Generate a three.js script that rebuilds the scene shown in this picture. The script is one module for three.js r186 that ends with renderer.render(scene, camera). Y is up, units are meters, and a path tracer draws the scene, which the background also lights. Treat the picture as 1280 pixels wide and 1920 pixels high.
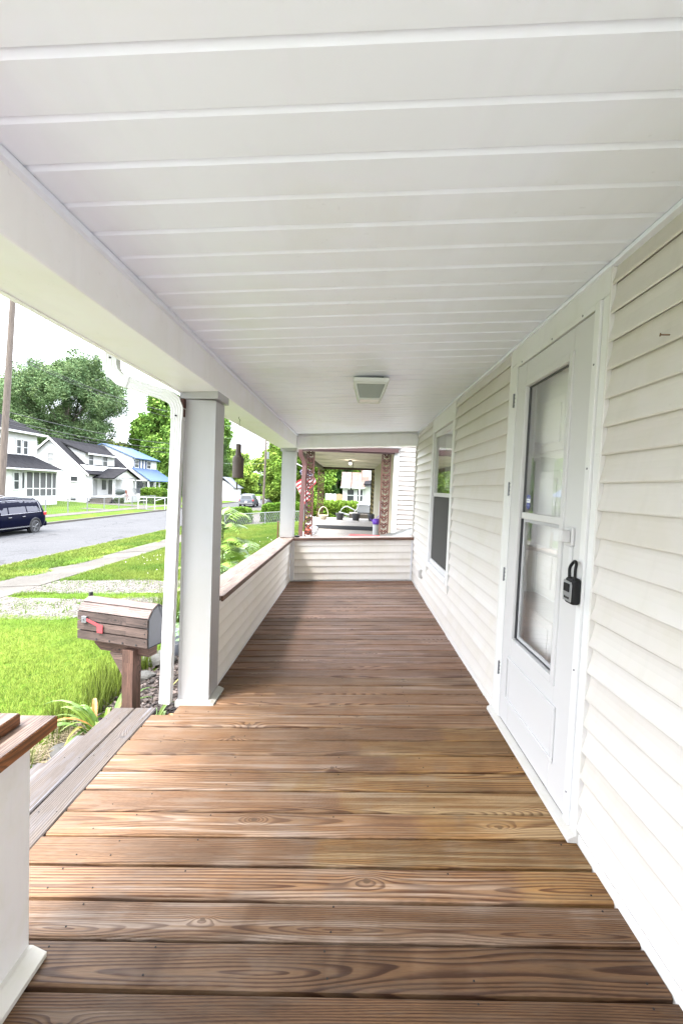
import * as THREE from 'three';
import { mergeGeometries } from 'three/addons/utils/BufferGeometryUtils.js';
import { RoundedBoxGeometry } from 'three/addons/geometries/RoundedBoxGeometry.js';

// ---------------------------------------------------------------- camera, sky, sun, exposure
const scene = new THREE.Scene();
const camera = new THREE.PerspectiveCamera(94.34, 1280 / 1920, 0.05, 1500);
camera.position.set(0, 1.387, 0);
camera.rotation.set(-0.0502, 0.0233, 0.0392, 'YXZ');
const renderer = new THREE.WebGLRenderer({ antialias: true });
renderer.setSize(682, 1024);
renderer.toneMapping = THREE.LinearToneMapping;
renderer.toneMappingExposure = 9.8;
renderer.shadowMap.enabled = true;
{
  const w = 64, h = 32, d = new Float32Array(w * h * 4);          // bright even overcast
  for (let j = 0; j < h; j++) for (let i = 0; i < w; i++) {
    const el = Math.max(0, Math.sin(((j + 0.5) / h - 0.5) * Math.PI));
    const l = 0.34 + 1.18 * el;                // overcast: brighter overhead than at the horizon
    d.set([l * 0.945, l * 0.998, l * 1.095, 1], (j * w + i) * 4);
  }
  const t = new THREE.DataTexture(d, w, h, THREE.RGBAFormat, THREE.FloatType);
  t.mapping = THREE.EquirectangularReflectionMapping; t.magFilter = THREE.LinearFilter; t.needsUpdate = true;
  scene.background = t; scene.environment = t;
}
const sun = new THREE.DirectionalLight(0xfff4e2, 0.9);
sun.position.set(-24, 46, 10); sun.target.position.set(-4, 0, -10);
sun.castShadow = true; sun.shadow.radius = 40; sun.shadow.mapSize.set(2048, 2048);
Object.assign(sun.shadow.camera, { left: -60, right: 60, top: 60, bottom: -60, near: 1, far: 220 });
scene.add(sun, sun.target);

// ---------------------------------------------------------------- helpers
const V = (x, y, z) => new THREE.Vector3(x, y, z);
function rng(seed) { let a = seed >>> 0; return () => { a = (a + 0x6D2B79F5) >>> 0; let t = a; t = Math.imul(t ^ (t >>> 15), t | 1); t ^= t + Math.imul(t ^ (t >>> 7), t | 61); return ((t ^ (t >>> 14)) >>> 0) / 4294967296; }; }
function h2(x, y, s) { let n = Math.imul(x, 374761393) + Math.imul(y, 668265263) + Math.imul(s, 2246822519); n = Math.imul(n ^ (n >>> 13), 1274126177); return ((n ^ (n >>> 16)) >>> 0) / 4294967296; }
function vn(x, y, s = 0, px = 0, py = 0) {                          // value noise, optional period in cells
  const x0 = Math.floor(x), y0 = Math.floor(y); let fx = x - x0, fy = y - y0;
  fx = fx * fx * (3 - 2 * fx); fy = fy * fy * (3 - 2 * fy);
  const m = (v, p) => p ? ((v % p) + p) % p : v;
  const a = m(x0, px), b = m(x0 + 1, px), c = m(y0, py), d = m(y0 + 1, py);
  const p = h2(a, c, s), q = h2(b, c, s), r = h2(a, d, s), t = h2(b, d, s);
  return p + (q - p) * fx + (r - p) * fy + (p - q - r + t) * fx * fy;
}
const fbm = (x, y, s, o = 4, p = 0) => { let a = 0, w = 0.5, f = 1; for (let i = 0; i < o; i++) { a += w * vn(x * f, y * f, s + i, p * f, p * f); w *= 0.5; f *= 2; } return a / (1 - Math.pow(0.5, o)); };
const sstep = (a, b, x) => { x = Math.min(1, Math.max(0, (x - a) / (b - a))); return x * x * (3 - 2 * x); };
const lerp = (a, b, t) => a + (b - a) * t;
const enc = (l) => Math.round(255 * Math.min(1, Math.max(0, l <= 0.0031308 ? l * 12.92 : 1.055 * Math.pow(l, 1 / 2.4) - 0.055)));
function tex(w, h, fn, srgb = true) {                                // fn(u, v) in 0..1 -> linear rgb (or grey)
  const d = new Uint8Array(w * h * 4);
  for (let j = 0; j < h; j++) for (let i = 0; i < w; i++) {
    const c = fn((i + 0.5) / w, (j + 0.5) / h, i, j), k = (j * w + i) * 4;
    if (srgb) { d[k] = enc(c[0]); d[k + 1] = enc(c[1]); d[k + 2] = enc(c[2]); } else d[k] = d[k + 1] = d[k + 2] = Math.round(255 * Math.min(1, Math.max(0, c)));
    d[k + 3] = 255;
  }
  const t = new THREE.DataTexture(d, w, h, THREE.RGBAFormat);
  t.wrapS = t.wrapT = THREE.RepeatWrapping; t.magFilter = THREE.LinearFilter; t.minFilter = THREE.LinearMipmapLinearFilter; t.generateMipmaps = true;
  if (srgb) t.colorSpace = THREE.SRGBColorSpace; t.needsUpdate = true; return t;
}
const rep = (t, a, b = a) => { const c = t.clone(); c.repeat.set(a, b); c.needsUpdate = true; return c; };
const lin = (r, g, b) => new THREE.Color().setRGB(r, g, b);
const mat = (r, g, b, rough = 0.7, extra = {}) => new THREE.MeshStandardMaterial({ color: lin(r, g, b), roughness: rough, ...extra });
const phys = (r, g, b, rough, extra = {}) => new THREE.MeshPhysicalMaterial({ color: lin(r, g, b), roughness: rough, ...extra });

function uvm(g, s = 1) {                                             // non-indexed, uv in metres by dominant axis
  if (g.index) g = g.toNonIndexed();
  const p = g.attributes.position, n = p.count, uv = new Float32Array(n * 2), a = V(), b = V(), c = V(), e = V(), f = V();
  for (let i = 0; i < n; i += 3) {
    a.fromBufferAttribute(p, i); b.fromBufferAttribute(p, i + 1); c.fromBufferAttribute(p, i + 2);
    e.subVectors(b, a).cross(f.subVectors(c, a));
    const ax = Math.abs(e.x), ay = Math.abs(e.y), az = Math.abs(e.z);
    [a, b, c].forEach((q, k) => { let u, v; if (ay >= ax && ay >= az) { u = q.x; v = q.z; } else if (ax >= az) { u = q.z; v = q.y; } else { u = q.x; v = q.y; } uv[(i + k) * 2] = u * s; uv[(i + k) * 2 + 1] = v * s; });
  }
  g.setAttribute('uv', new THREE.BufferAttribute(uv, 2));
  return g;
}
const bx = (x0, x1, y0, y1, z0, z1) => { const g = new THREE.BoxGeometry(Math.abs(x1 - x0), Math.abs(y1 - y0), Math.abs(z1 - z0)); g.translate((x0 + x1) / 2, (y0 + y1) / 2, (z0 + z1) / 2); return g; };
const rb = (x0, x1, y0, y1, z0, z1, r = 0.004, seg = 1) => { const w = Math.abs(x1 - x0), h = Math.abs(y1 - y0), d = Math.abs(z1 - z0); const g = new RoundedBoxGeometry(w, h, d, seg, Math.min(r, w / 2.1, h / 2.1, d / 2.1)); g.translate((x0 + x1) / 2, (y0 + y1) / 2, (z0 + z1) / 2); return g; };
const tube = (pts, r, seg = 12, rad = 6, closed = false) => new THREE.TubeGeometry(new THREE.CatmullRomCurve3(pts, closed), seg, r, rad, closed);
function cyl(a, b, r0, r1, n = 10) { const d = V().subVectors(b, a), g = new THREE.CylinderGeometry(r1, r0, d.length(), n); g.applyQuaternion(new THREE.Quaternion().setFromUnitVectors(V(0, 1, 0), d.clone().normalize())); g.translate((a.x + b.x) / 2, (a.y + b.y) / 2, (a.z + b.z) / 2); return g; }
const bar = (a, b, w) => cyl(a, b, w * 0.7071, w * 0.7071, 4);
function tri(list) { const g = new THREE.BufferGeometry(); g.setAttribute('position', new THREE.Float32BufferAttribute(list.flatMap(v => [v.x, v.y, v.z]), 3)); g.setAttribute('uv', new THREE.Float32BufferAttribute(new Float32Array(list.length * 2), 2)); g.computeVertexNormals(); return g; }
function slab(poly, t) {                                             // thick flat polygon, extruded by t against its normal
  const n = V().subVectors(poly[1], poly[0]).cross(V().subVectors(poly[2], poly[0])).normalize(), low = poly.map(p => p.clone().addScaledVector(n, -t)), L = [];
  for (let i = 1; i < poly.length - 1; i++) { L.push(poly[0], poly[i], poly[i + 1], low[0], low[i + 1], low[i]); }
  for (let i = 0; i < poly.length; i++) { const j = (i + 1) % poly.length; L.push(poly[i], low[i], low[j], poly[i], low[j], poly[j]); }
  return tri(L);
}
function prism(pts, axis, a, b) {                                    // closed 2-D outline extruded along x, y or z from a to b
  const map = (p, t) => axis === 'z' ? V(p[0], p[1], t) : axis === 'x' ? V(t, p[1], p[0]) : V(p[0], t, p[1]);
  const c = THREE.ShapeUtils.triangulateShape(pts.map(p => new THREE.Vector2(p[0], p[1])), []), L = [];
  for (const f of c) { L.push(...f.map(i => map(pts[i], a)), ...[f[2], f[1], f[0]].map(i => map(pts[i], b))); }
  for (let i = 0; i < pts.length; i++) { const j = (i + 1) % pts.length; L.push(map(pts[i], a), map(pts[i], b), map(pts[j], b), map(pts[i], a), map(pts[j], b), map(pts[j], a)); }
  const g = tri(L); // fix orientation
  let vol = 0; for (let i = 0; i < L.length; i += 3) vol += L[i].dot(V().crossVectors(L[i + 1], L[i + 2]));
  if (vol < 0) { const M = []; for (let i = 0; i < L.length; i += 3) M.push(L[i], L[i + 2], L[i + 1]); return tri(M); }
  return g;
}
function sweep(prof, path, nrm) {                                    // closed profile [[a, b]] swept along path; a along nrm, b along T x nrm
  const rings = path.map((p, i) => {
    const t0 = i ? V().subVectors(p, path[i - 1]).normalize() : null, t1 = i < path.length - 1 ? V().subVectors(path[i + 1], p).normalize() : null;
    const T = t0 && t1 ? t0.clone().add(t1).normalize() : (t0 || t1).clone(), B = T.clone().cross(nrm).normalize();
    const k = t0 && t1 ? 1 / Math.max(0.5, T.dot(t0)) : 1;
    return prof.map(([a, b]) => p.clone().addScaledVector(nrm, a).addScaledVector(B, b * k));
  }), L = [], n = prof.length;
  for (let i = 0; i < rings.length - 1; i++) for (let j = 0; j < n; j++) { const q = (j + 1) % n; L.push(rings[i][j], rings[i + 1][j], rings[i + 1][q], rings[i][j], rings[i + 1][q], rings[i][q]); }
  for (const [r, f] of [[rings[0], 1], [rings[rings.length - 1], 0]]) for (let j = 1; j < n - 1; j++) f ? L.push(r[0], r[j], r[j + 1]) : L.push(r[0], r[j + 1], r[j]);
  return tri(L);
}
const names = new Map();
function numbered(n) { const k = names.get(n) || 0; names.set(n, k + 1); return k ? n + '_' + String(k).padStart(3, '0') : n; }
let SAG = 0;                                                         // the old porch slopes down to the street: y += SAG * x
const shear = () => new THREE.Matrix4().set(1, 0, 0, 0, SAG, 1, 0, 0, 0, 0, 1, 0, 0, 0, 0, 1);
function finish(o) { o.castShadow = true; o.receiveShadow = true; return o; }
function thing(name, label, category, [x, y, z] = [0, 0, 0], group, kind) {
  const o = new THREE.Group(); o.name = numbered(name); o.position.set(x, y + SAG * x, z); scene.add(o);
  if (kind) o.userData.kind = kind;
  if (label) o.userData.label = label;
  if (category) o.userData.category = category;
  if (group) o.userData.group = group;
  return o;
}
function worldPos(o) { const p = V(); while (o && o !== scene) { p.add(o.position); o = o.parent; } return p; }
function geoOf(geos, keepUV) {
  geos = (Array.isArray(geos) ? geos : [geos]).map(g => keepUV ? (g.index ? g.toNonIndexed() : g) : uvm(g));
  geos.forEach(g => { for (const k of Object.keys(g.attributes)) if (!['position', 'normal', 'uv', 'color'].includes(k)) g.deleteAttribute(k); });
  return geos.length > 1 ? mergeGeometries(geos) : geos[0];
}
function part(name, geos, m, parent, keepUV) {                       // geometry written in world coordinates
  const g = geoOf(geos, keepUV), w = worldPos(parent);
  if (SAG) g.applyMatrix4(shear());
  g.translate(-w.x, -w.y, -w.z);
  const o = finish(new THREE.Mesh(g, m)); o.name = name; parent.add(o); return o;
}
function single(name, geos, m, base, label, category, group, kind, keepUV) {   // a thing that is one mesh
  const g = geoOf(geos, keepUV);
  if (SAG) g.applyMatrix4(shear());
  const b = V(base[0], base[1] + SAG * base[0], base[2]); g.translate(-b.x, -b.y, -b.z);
  const o = finish(new THREE.Mesh(g, m)); o.name = numbered(name); o.position.copy(b); scene.add(o);
  if (label) o.userData.label = label; if (category) o.userData.category = category; if (group) o.userData.group = group; if (kind) o.userData.kind = kind;
  return o;
}
function instanced(name, g, m, list, parent) {                       // list of [x, y, z, scale, rotY, tilt, colour, scaleY]
  const o = new THREE.InstancedMesh(g, m, list.length), M = new THREE.Matrix4(), q = new THREE.Quaternion(), e = new THREE.Euler();
  list.forEach(([x, y, z, s, ry, tl, c, sy], i) => { e.set(tl || 0, ry || 0, (tl || 0) * 0.7, 'YXZ'); M.compose(V(x, y, z), q.setFromEuler(e), V(s, sy || s, s)); o.setMatrixAt(i, M); if (c) o.setColorAt(i, c); });
  finish(o); o.name = name; (parent || scene).add(o); return o;
}
// ground height by distance from the house (the lot falls to the street)
const GX = [2, -2.2, -3.2, -8.3, -10.3, -10.42, -10.5, -14.2, -18, -18.02, -18.15, -20, -30, -60], GY = [-0.66, -0.66, -0.75, -1.22, -1.32, -1.325, -1.47, -1.42, -1.47, -1.36, -1.345, -1.3, -1.05, -1.0];
function gy(x) { for (let i = 0; i < GX.length - 1; i++) if (x <= GX[i] && x >= GX[i + 1]) return lerp(GY[i], GY[i + 1], (GX[i] - x) / (GX[i] - GX[i + 1])); return x > 2 ? -0.66 : -1.0; }
// ---------------------------------------------------------------- procedural materials
const STRIPS = 16, BL = 2.3;                                         // boards in the wood atlas, metres per strip
const strips = Array.from({ length: STRIPS }, (_, i) => {
  const r = rng(77 + i * 13), knots = [];
  const nk = Math.floor(r() * 2.8);
  for (let k = 0; k < nk; k++) knots.push({ x: (k + 0.15 + r() * 0.7) * BL / nk, y: 0.012 + r() * 0.12, r: 0.005 + r() * 0.009, s: r() < 0.5 ? 1 : -1, d: r() });
  return { s: i * 31 + 5, v0: -0.03 + r() * 0.2, h0: (r() - 0.5) * 0.07, ha: 0.03 + r() * 0.07, sp: 0.0062 + r() * 0.0075, knots, w: r() };
});
function woodAt(x, y, P) {                                           // -> [ring 0..1 (1 = dense late wood), knot 0..1, fibre 0..1]
  let dy = y - P.v0 + (vn(x * 1.1, 3, P.s) - 0.5) * 0.05 + (vn(x * 4.5, y * 10, P.s + 1) - 0.5) * 0.008;
  const h = P.h0 + P.ha * (vn(x * 1.3 + 9, 0.5, P.s + 2) - 0.5) * 2;
  let r = Math.sqrt(dy * dy + h * h), kn = 0;
  for (const k of P.knots) {
    const ex = (x - k.x) / (1.5 + k.d), ey = y - k.y, d2 = ex * ex + ey * ey, R = k.r;
    if (d2 > R * R * 40) continue;
    r += k.s * R * 2.4 * Math.exp(-d2 / (R * R * 7));
    const d = Math.sqrt((x - k.x) * (x - k.x) * 0.7 + ey * ey) / R;
    if (d < 1.6) kn = Math.max(kn, 1 - sstep(0.75, 1.15, d + (vn(x * 160, y * 160, P.s + 7) - 0.5) * 0.25) * 1);
  }
  const ring = r / P.sp + (vn(x * 2.2, y * 45, P.s + 3) - 0.5) * 0.8, f = ring - Math.floor(ring);
  const late = sstep(0.3, 0.78, f) * (1 - sstep(0.9, 1, f));
  const fib = vn(x * 55, y * 1500, P.s + 4) * 0.6 + vn(x * 14, y * 700, P.s + 5) * 0.4;
  return [late, kn, fib];
}
const WW = 2048, WH = 2048, woodH = new Uint8Array(WW * WH);
const woodMap = tex(WW, WH, (u, v, i, j) => {
  const si = Math.floor(v * STRIPS), P = strips[si], x = u * BL, y = (v * STRIPS - si) * 0.15;
  const [late, kn, fib] = woodAt(x, y, P), bl = fbm(x * 3.2, y * 14, P.s + 11, 3), gr = fbm(x * 9, y * 60, P.s + 15, 3);
  const spot = sstep(0.8, 0.86, vn(x * 60, y * 130, P.s + 21)) * sstep(0.5, 0.62, vn(x * 5, y * 9, P.s + 22));
  const t = 0.72 + 0.42 * (fib - 0.5) + 0.5 * (bl - 0.5);
  let e = [0.53 * t, 0.298 * t, 0.152 * t];
  const l = [0.125, 0.052, 0.025], a = late * (0.62 + 0.38 * P.w);
  e = e.map((c, k) => lerp(c, l[k] * (0.8 + 0.4 * fib), a * 0.95));
  const wear = sstep(0.5, 0.68, fbm(x * 1.9 + 3, y * 75, P.s + 31, 3)) * sstep(0.4, 0.6, fbm(x * 1.1, y * 9, P.s + 35, 2)) * 0.62;
  e = e.map((c, k) => lerp(c, [0.66, 0.50, 0.375][k] * (0.8 + 0.4 * fib), wear * (1 - 0.6 * late)));
  const grey = sstep(0.5, 0.66, gr) * 0.26;
  e = e.map((c, k) => lerp(c, [0.36, 0.255, 0.18][k], grey));
  if (kn) { const q = late; e = e.map((c, k) => lerp(c, [0.15, 0.095, 0.06][k] * (0.6 + 0.8 * q), kn * 0.7)); }
  void spot;
  woodH[j * WW + i] = 255 * Math.min(1, Math.max(0, 0.35 + late * 0.4 + 0.35 * (fib - 0.5) + kn * 0.25));
  return e;
});
const woodBump = tex(WW, WH, (u, v, i, j) => woodH[j * WW + i] / 255, false);
const greyWood = tex(1024, 512, (u, v) => {                          // silvered wood for small pieces: 2 m x 0.3 m
  const x = u * 2, y = v * 0.3, P = strips[Math.floor(v * 2) + 3], [late, kn, fib] = woodAt(x, (v * 2 % 1) * 0.15, P), b = fbm(x * 4, y * 12, 91, 3);
  const t = (0.78 + 0.9 * (fib - 0.5) + 0.9 * (b - 0.5)) * (1 - 0.5 * late) * (1 - 0.6 * kn);
  return [0.40 * t, 0.285 * t, 0.225 * t];
});
const grime = tex(512, 512, (u, v) => {                              // white paint and vinyl: faint blotches, streaks and specks
  const a = fbm(u * 8, v * 8, 201, 4, 8), b = fbm(u * 40, v * 6, 207, 3, 0), c = vn(u * 190, v * 190, 211, 190, 190);
  const d = 1 - 0.028 * sstep(0.5, 0.75, a) - 0.022 * sstep(0.55, 0.8, b) - 0.1 * sstep(0.95, 0.985, c) * sstep(0.45, 0.6, a);
  return [d, d * (1 - 0.01 * a), d * (1 - 0.035 * sstep(0.42, 0.75, a))];
});
const grassTex = tex(1024, 1024, (u, v) => {                         // 6 m tile
  const a = fbm(u * 7, v * 7, 301, 4, 7), b = fbm(u * 60, v * 60, 311, 2, 60), c = vn(u * 420, v * 420, 317, 420, 420);
  const t = 0.62 + 0.5 * (b - 0.5) + 0.7 * (c - 0.5), y = sstep(0.45, 0.72, a);
  return [lerp(0.070, 0.10, y) * t, lerp(0.125, 0.15, y) * t, lerp(0.012, 0.018, y) * t];
});
const asphaltTex = tex(1024, 1024, (u, v) => {                       // 8 m tile
  const a = fbm(u * 6, v * 6, 401, 4, 6), c = vn(u * 330, v * 330, 407, 330, 330), w = Math.abs(vn(u * 5, v * 5, 409, 5, 5) - 0.5 + 0.12 * (fbm(u * 30, v * 30, 411, 3, 30) - 0.5));
  const w2 = Math.abs(vn(u * 3 + 7, v * 3, 419, 3, 3) - 0.5 + 0.1 * (fbm(u * 26, v * 26, 421, 3, 26) - 0.5));
  const t = (0.054 + 0.015 * (a - 0.5) + 0.03 * (c - 0.5)) * (1 - 0.5 * (1 - sstep(0.004, 0.011, Math.min(w, w2 * 1.2))));
  return [t, t * 0.985, t * 1.01];
});
const concreteTex = tex(512, 512, (u, v) => {                        // 3 m tile
  const a = fbm(u * 5, v * 5, 431, 5, 5), c = vn(u * 170, v * 170, 433, 170, 170), t = 0.068 + 0.034 * (a - 0.5) + 0.035 * (c - 0.5);
  return [t * 1.05, t * 0.95, t * 0.83];
});
const gravelTex = tex(512, 512, (u, v) => {                          // 1.2 m tile
  const a = vn(u * 60, v * 60, 441, 60, 60), b = vn(u * 120, v * 120, 443, 120, 120), g = fbm(u * 4, v * 4, 447, 3, 4), t = 0.055 + 0.045 * a * b + 0.04 * g;
  return [t * 1.06, t * 0.96, t * 0.82];
});
const soilTex = tex(512, 512, (u, v) => { const a = vn(u * 70, v * 70, 451, 70, 70), b = fbm(u * 9, v * 9, 453, 4, 9), t = 0.035 + 0.10 * a * b; return [t * 1.15, t * 0.9, t * 0.8]; });
const shingleTex = tex(512, 512, (u, v) => {                         // 2 m tile, courses along v
  const r = Math.floor(v * 14), k = Math.floor(u * 8 + (r % 2) * 0.5), e = v * 14 - r, t = (0.7 + 0.5 * h2(k % 8, r, 5)) * (e < 0.12 ? 0.6 : 1) * (0.85 + 0.3 * vn(u * 160, v * 160, 461, 160, 160));
  return [t, t, t];
});
const stainTex = tex(512, 512, (u, v) => { const a = fbm(u * 4, v * 10, 471, 4, 0), b = fbm(u * 14, v * 5, 473, 3, 0), t = 0.62 - 0.2 * sstep(0.42, 0.7, a) - 0.07 * b; return [t, t * 0.93, t * 0.8]; });
const rustTex = tex(256, 256, (u, v) => { const a = fbm(u * 9, v * 9, 481, 4, 9), t = 0.75 + 0.6 * (a - 0.5); return [0.21 * t, 0.105 * t * (0.8 + 0.4 * a), 0.085 * t]; });
const barkTex = tex(256, 512, (u, v) => { const a = fbm(u * 24, v * 5, 491, 4, 0), t = 0.1 + 0.16 * a; return [t, t * 0.86, t * 0.72]; });

const deckMat = new THREE.MeshPhysicalMaterial({ map: woodMap, bumpMap: woodBump, bumpScale: 0.0018, roughness: 0.6, specularIntensity: 0.45, vertexColors: true });
const M = {
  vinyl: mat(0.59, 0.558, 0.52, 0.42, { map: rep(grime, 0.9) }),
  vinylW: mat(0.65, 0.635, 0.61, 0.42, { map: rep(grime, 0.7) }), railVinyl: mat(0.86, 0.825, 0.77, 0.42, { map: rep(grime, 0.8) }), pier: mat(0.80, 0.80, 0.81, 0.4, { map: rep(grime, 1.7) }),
  soffit: mat(0.765, 0.795, 0.885, 0.38, { map: rep(grime, 0.35) }),
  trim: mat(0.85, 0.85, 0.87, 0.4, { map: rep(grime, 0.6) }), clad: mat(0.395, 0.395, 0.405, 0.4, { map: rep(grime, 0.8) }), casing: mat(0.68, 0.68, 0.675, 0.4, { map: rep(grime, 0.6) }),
  doorWhite: mat(0.56, 0.552, 0.548, 0.32),
  whiteMetal: mat(0.62, 0.62, 0.62, 0.35, { map: rep(grime, 1.7) }),
  capTop: new THREE.MeshStandardMaterial({ map: rep(greyWood, 0.5, 3.3), color: lin(1.05, 1.05, 1.1), roughness: 0.7 }),
  capTopZ: new THREE.MeshStandardMaterial({ map: (() => { const t = rep(greyWood, 0.5, 3.3); t.rotation = Math.PI / 2; return t; })(), color: lin(0.98, 0.95, 0.97), roughness: 0.7 }),
  capBrown: new THREE.MeshStandardMaterial({ map: rep(greyWood, 0.5, 3.3), color: lin(0.5, 0.36, 0.3), roughness: 0.55 }),
  capOrange: new THREE.MeshStandardMaterial({ map: rep(greyWood, 0.5, 3.3), color: lin(0.9, 0.47, 0.2), roughness: 0.5 }),
  mailWood: new THREE.MeshStandardMaterial({ map: rep(greyWood, 0.6, 4), color: lin(0.42, 0.38, 0.39), roughness: 0.8 }),
  mailPost: new THREE.MeshStandardMaterial({ map: rep(greyWood, 0.6, 4), color: lin(0.36, 0.26, 0.235), roughness: 0.8 }),
  mailPostV: new THREE.MeshStandardMaterial({ map: (() => { const t = rep(greyWood, 0.6, 4); t.rotation = Math.PI / 2; return t; })(), color: lin(0.36, 0.26, 0.235), roughness: 0.8 }),
  black: phys(0.007, 0.007, 0.008, 0.5, { specularIntensity: 0.5 }), dark: mat(0.012, 0.012, 0.012, 0.9), rubber: mat(0.025, 0.025, 0.027, 0.85),
  glass: phys(1, 1, 1, 0.0, { transmission: 1, thickness: 0, ior: 1.5 }),
  chrome: mat(0.3, 0.3, 0.32, 0.25, { metalness: 0.9 }), steel: mat(0.2, 0.2, 0.215, 0.42, { metalness: 0.6 }), galv: mat(0.13, 0.135, 0.14, 0.6),
  grass: new THREE.MeshPhysicalMaterial({ map: rep(grassTex, 1 / 6), roughness: 0.95, specularIntensity: 0.1 }),
  asphalt: new THREE.MeshPhysicalMaterial({ map: rep(asphaltTex, 1 / 8), roughness: 0.9, specularIntensity: 0.25 }),
  concrete: new THREE.MeshPhysicalMaterial({ map: rep(concreteTex, 1 / 3), roughness: 0.9, specularIntensity: 0.25 }),
  gravel: new THREE.MeshStandardMaterial({ map: rep(gravelTex, 1 / 1.2), roughness: 0.95 }),
  soil: new THREE.MeshStandardMaterial({ map: rep(soilTex, 1), roughness: 1 }),
  greyRoof: new THREE.MeshPhysicalMaterial({ map: rep(shingleTex, 0.5), color: lin(0.024, 0.0235, 0.0255), roughness: 0.9, specularIntensity: 0 }),
  blueRoof: new THREE.MeshStandardMaterial({ map: rep(shingleTex, 0.5), color: lin(0.02, 0.055, 0.14), roughness: 0.6 }),
  tanRoof: new THREE.MeshStandardMaterial({ map: rep(shingleTex, 0.5), color: lin(0.125, 0.082, 0.066), roughness: 0.9 }),
  paleRoof: new THREE.MeshStandardMaterial({ map: rep(shingleTex, 0.5), color: lin(0.095, 0.105, 0.125), roughness: 0.9 }),
  houseWhite: mat(0.45, 0.447, 0.44, 0.6), trimWhite: mat(0.4, 0.4, 0.4, 0.5), houseGrey: mat(0.2, 0.2, 0.2, 0.6),
  pane: mat(0.02, 0.022, 0.024, 0.3), screen: mat(0.05, 0.05, 0.052, 0.6), blueTrim: mat(0.015, 0.035, 0.1, 0.5),
  pole: new THREE.MeshStandardMaterial({ map: rep(barkTex, 1, 0.4), color: lin(0.5, 0.45, 0.45), roughness: 0.9 }),
  bark: new THREE.MeshStandardMaterial({ map: rep(barkTex, 0.6, 0.3), roughness: 0.95 }),
  iron: new THREE.MeshStandardMaterial({ map: rep(rustTex, 2), color: lin(0.34, 0.165, 0.11), roughness: 0.65 }),
  brownMetal: mat(0.032, 0.0085, 0.0075, 0.5), porchCeil: new THREE.MeshStandardMaterial({ map: rep(stainTex, 0.5, 0.5), roughness: 0.8 }),
  leaf: new THREE.MeshPhysicalMaterial({ color: 0xffffff, roughness: 0.75, specularIntensity: 0.25, side: THREE.DoubleSide }),
};

// ================================================================ THE PORCH (own house)
const Z0 = 1.0, ZF = -7.12, WX = 0.935, CY = 2.2024, FS = 0.048, CS = 0.0587;
// ---- deck boards
SAG = FS;
const floor = thing('porch_floor', 'weathered brown plank porch deck running to the far half wall', null, [0, 0, -3], null, 'structure');
const PITCH = 0.1461, rB = rng(5);
function plank(x0, x1, z0, z1, top, th, nseg, strip, u0, tintFn, along = 'x') {
  const c = 0.006, zs = [[z0, top - th], [z0, top - c], [z0 + c, top], [z1 - c, top], [z1, top - c], [z1, top - th]], n = zs.length;
  const pos = [], uv = [], col = [], idx = [], nor = [];
  const push = (x, p, vv) => { pos.push(x, p[1], p[0]); const t = tintFn(x, p[0]); col.push(t[0], t[1], t[2]); uv.push((u0 + (x - x0)) / BL, (strip + 0.05 + 0.9 * vv) / STRIPS); };
  for (let k = 0; k < n - 1; k++) {
    const base = pos.length / 3, va = Math.min(1, Math.max(0, (zs[k][0] - z0) / (z1 - z0))) , vb = Math.min(1, Math.max(0, (zs[k + 1][0] - z0) / (z1 - z0)));
    for (let i = 0; i <= nseg; i++) { const x = lerp(x0, x1, i / nseg); push(x, zs[k], k === 0 ? 0.06 : va); push(x, zs[k + 1], k === n - 2 ? 0.94 : vb); }
    for (let i = 0; i < nseg; i++) { const a = base + i * 2; idx.push(a, a + 1, a + 2, a + 1, a + 3, a + 2); }
  }
  for (const x of [x0, x1]) { const base = pos.length / 3; zs.forEach((p, k) => push(x, p, 0.1 + 0.8 * k / n)); for (let k = 1; k < n - 1; k++) x === x0 ? idx.push(base, base + k + 1, base + k) : idx.push(base, base + k, base + k + 1); }
  const g = new THREE.BufferGeometry();
  g.setAttribute('position', new THREE.Float32BufferAttribute(pos, 3)); g.setAttribute('uv', new THREE.Float32BufferAttribute(uv, 2)); g.setAttribute('color', new THREE.Float32BufferAttribute(col, 3)); g.setIndex(idx);
  let ng = g.toNonIndexed(); ng.computeVertexNormals();
  if (along === 'z') ng.applyMatrix4(new THREE.Matrix4().set(0, 0, 1, 0, 0, 1, 0, 0, 1, 0, 0, 0, 0, 0, 0, 1)), flip(ng);
  return ng;
}
function flip(g) { for (const k of Object.keys(g.attributes)) { const a = g.attributes[k], s = a.itemSize; for (let i = 0; i < a.count; i += 3) for (let c = 0; c < s; c++) { const p = (i + 1) * s + c, q = (i + 2) * s + c, t = a.array[p]; a.array[p] = a.array[q]; a.array[q] = t; } } g.computeVertexNormals(); return g; }
const nails = [];
const nail = (x, z, y = 0.001) => { const g = new THREE.CylinderGeometry(0.003, 0.003, 0.002, 6); g.translate(x, y, z); nails.push(g); };
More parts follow.
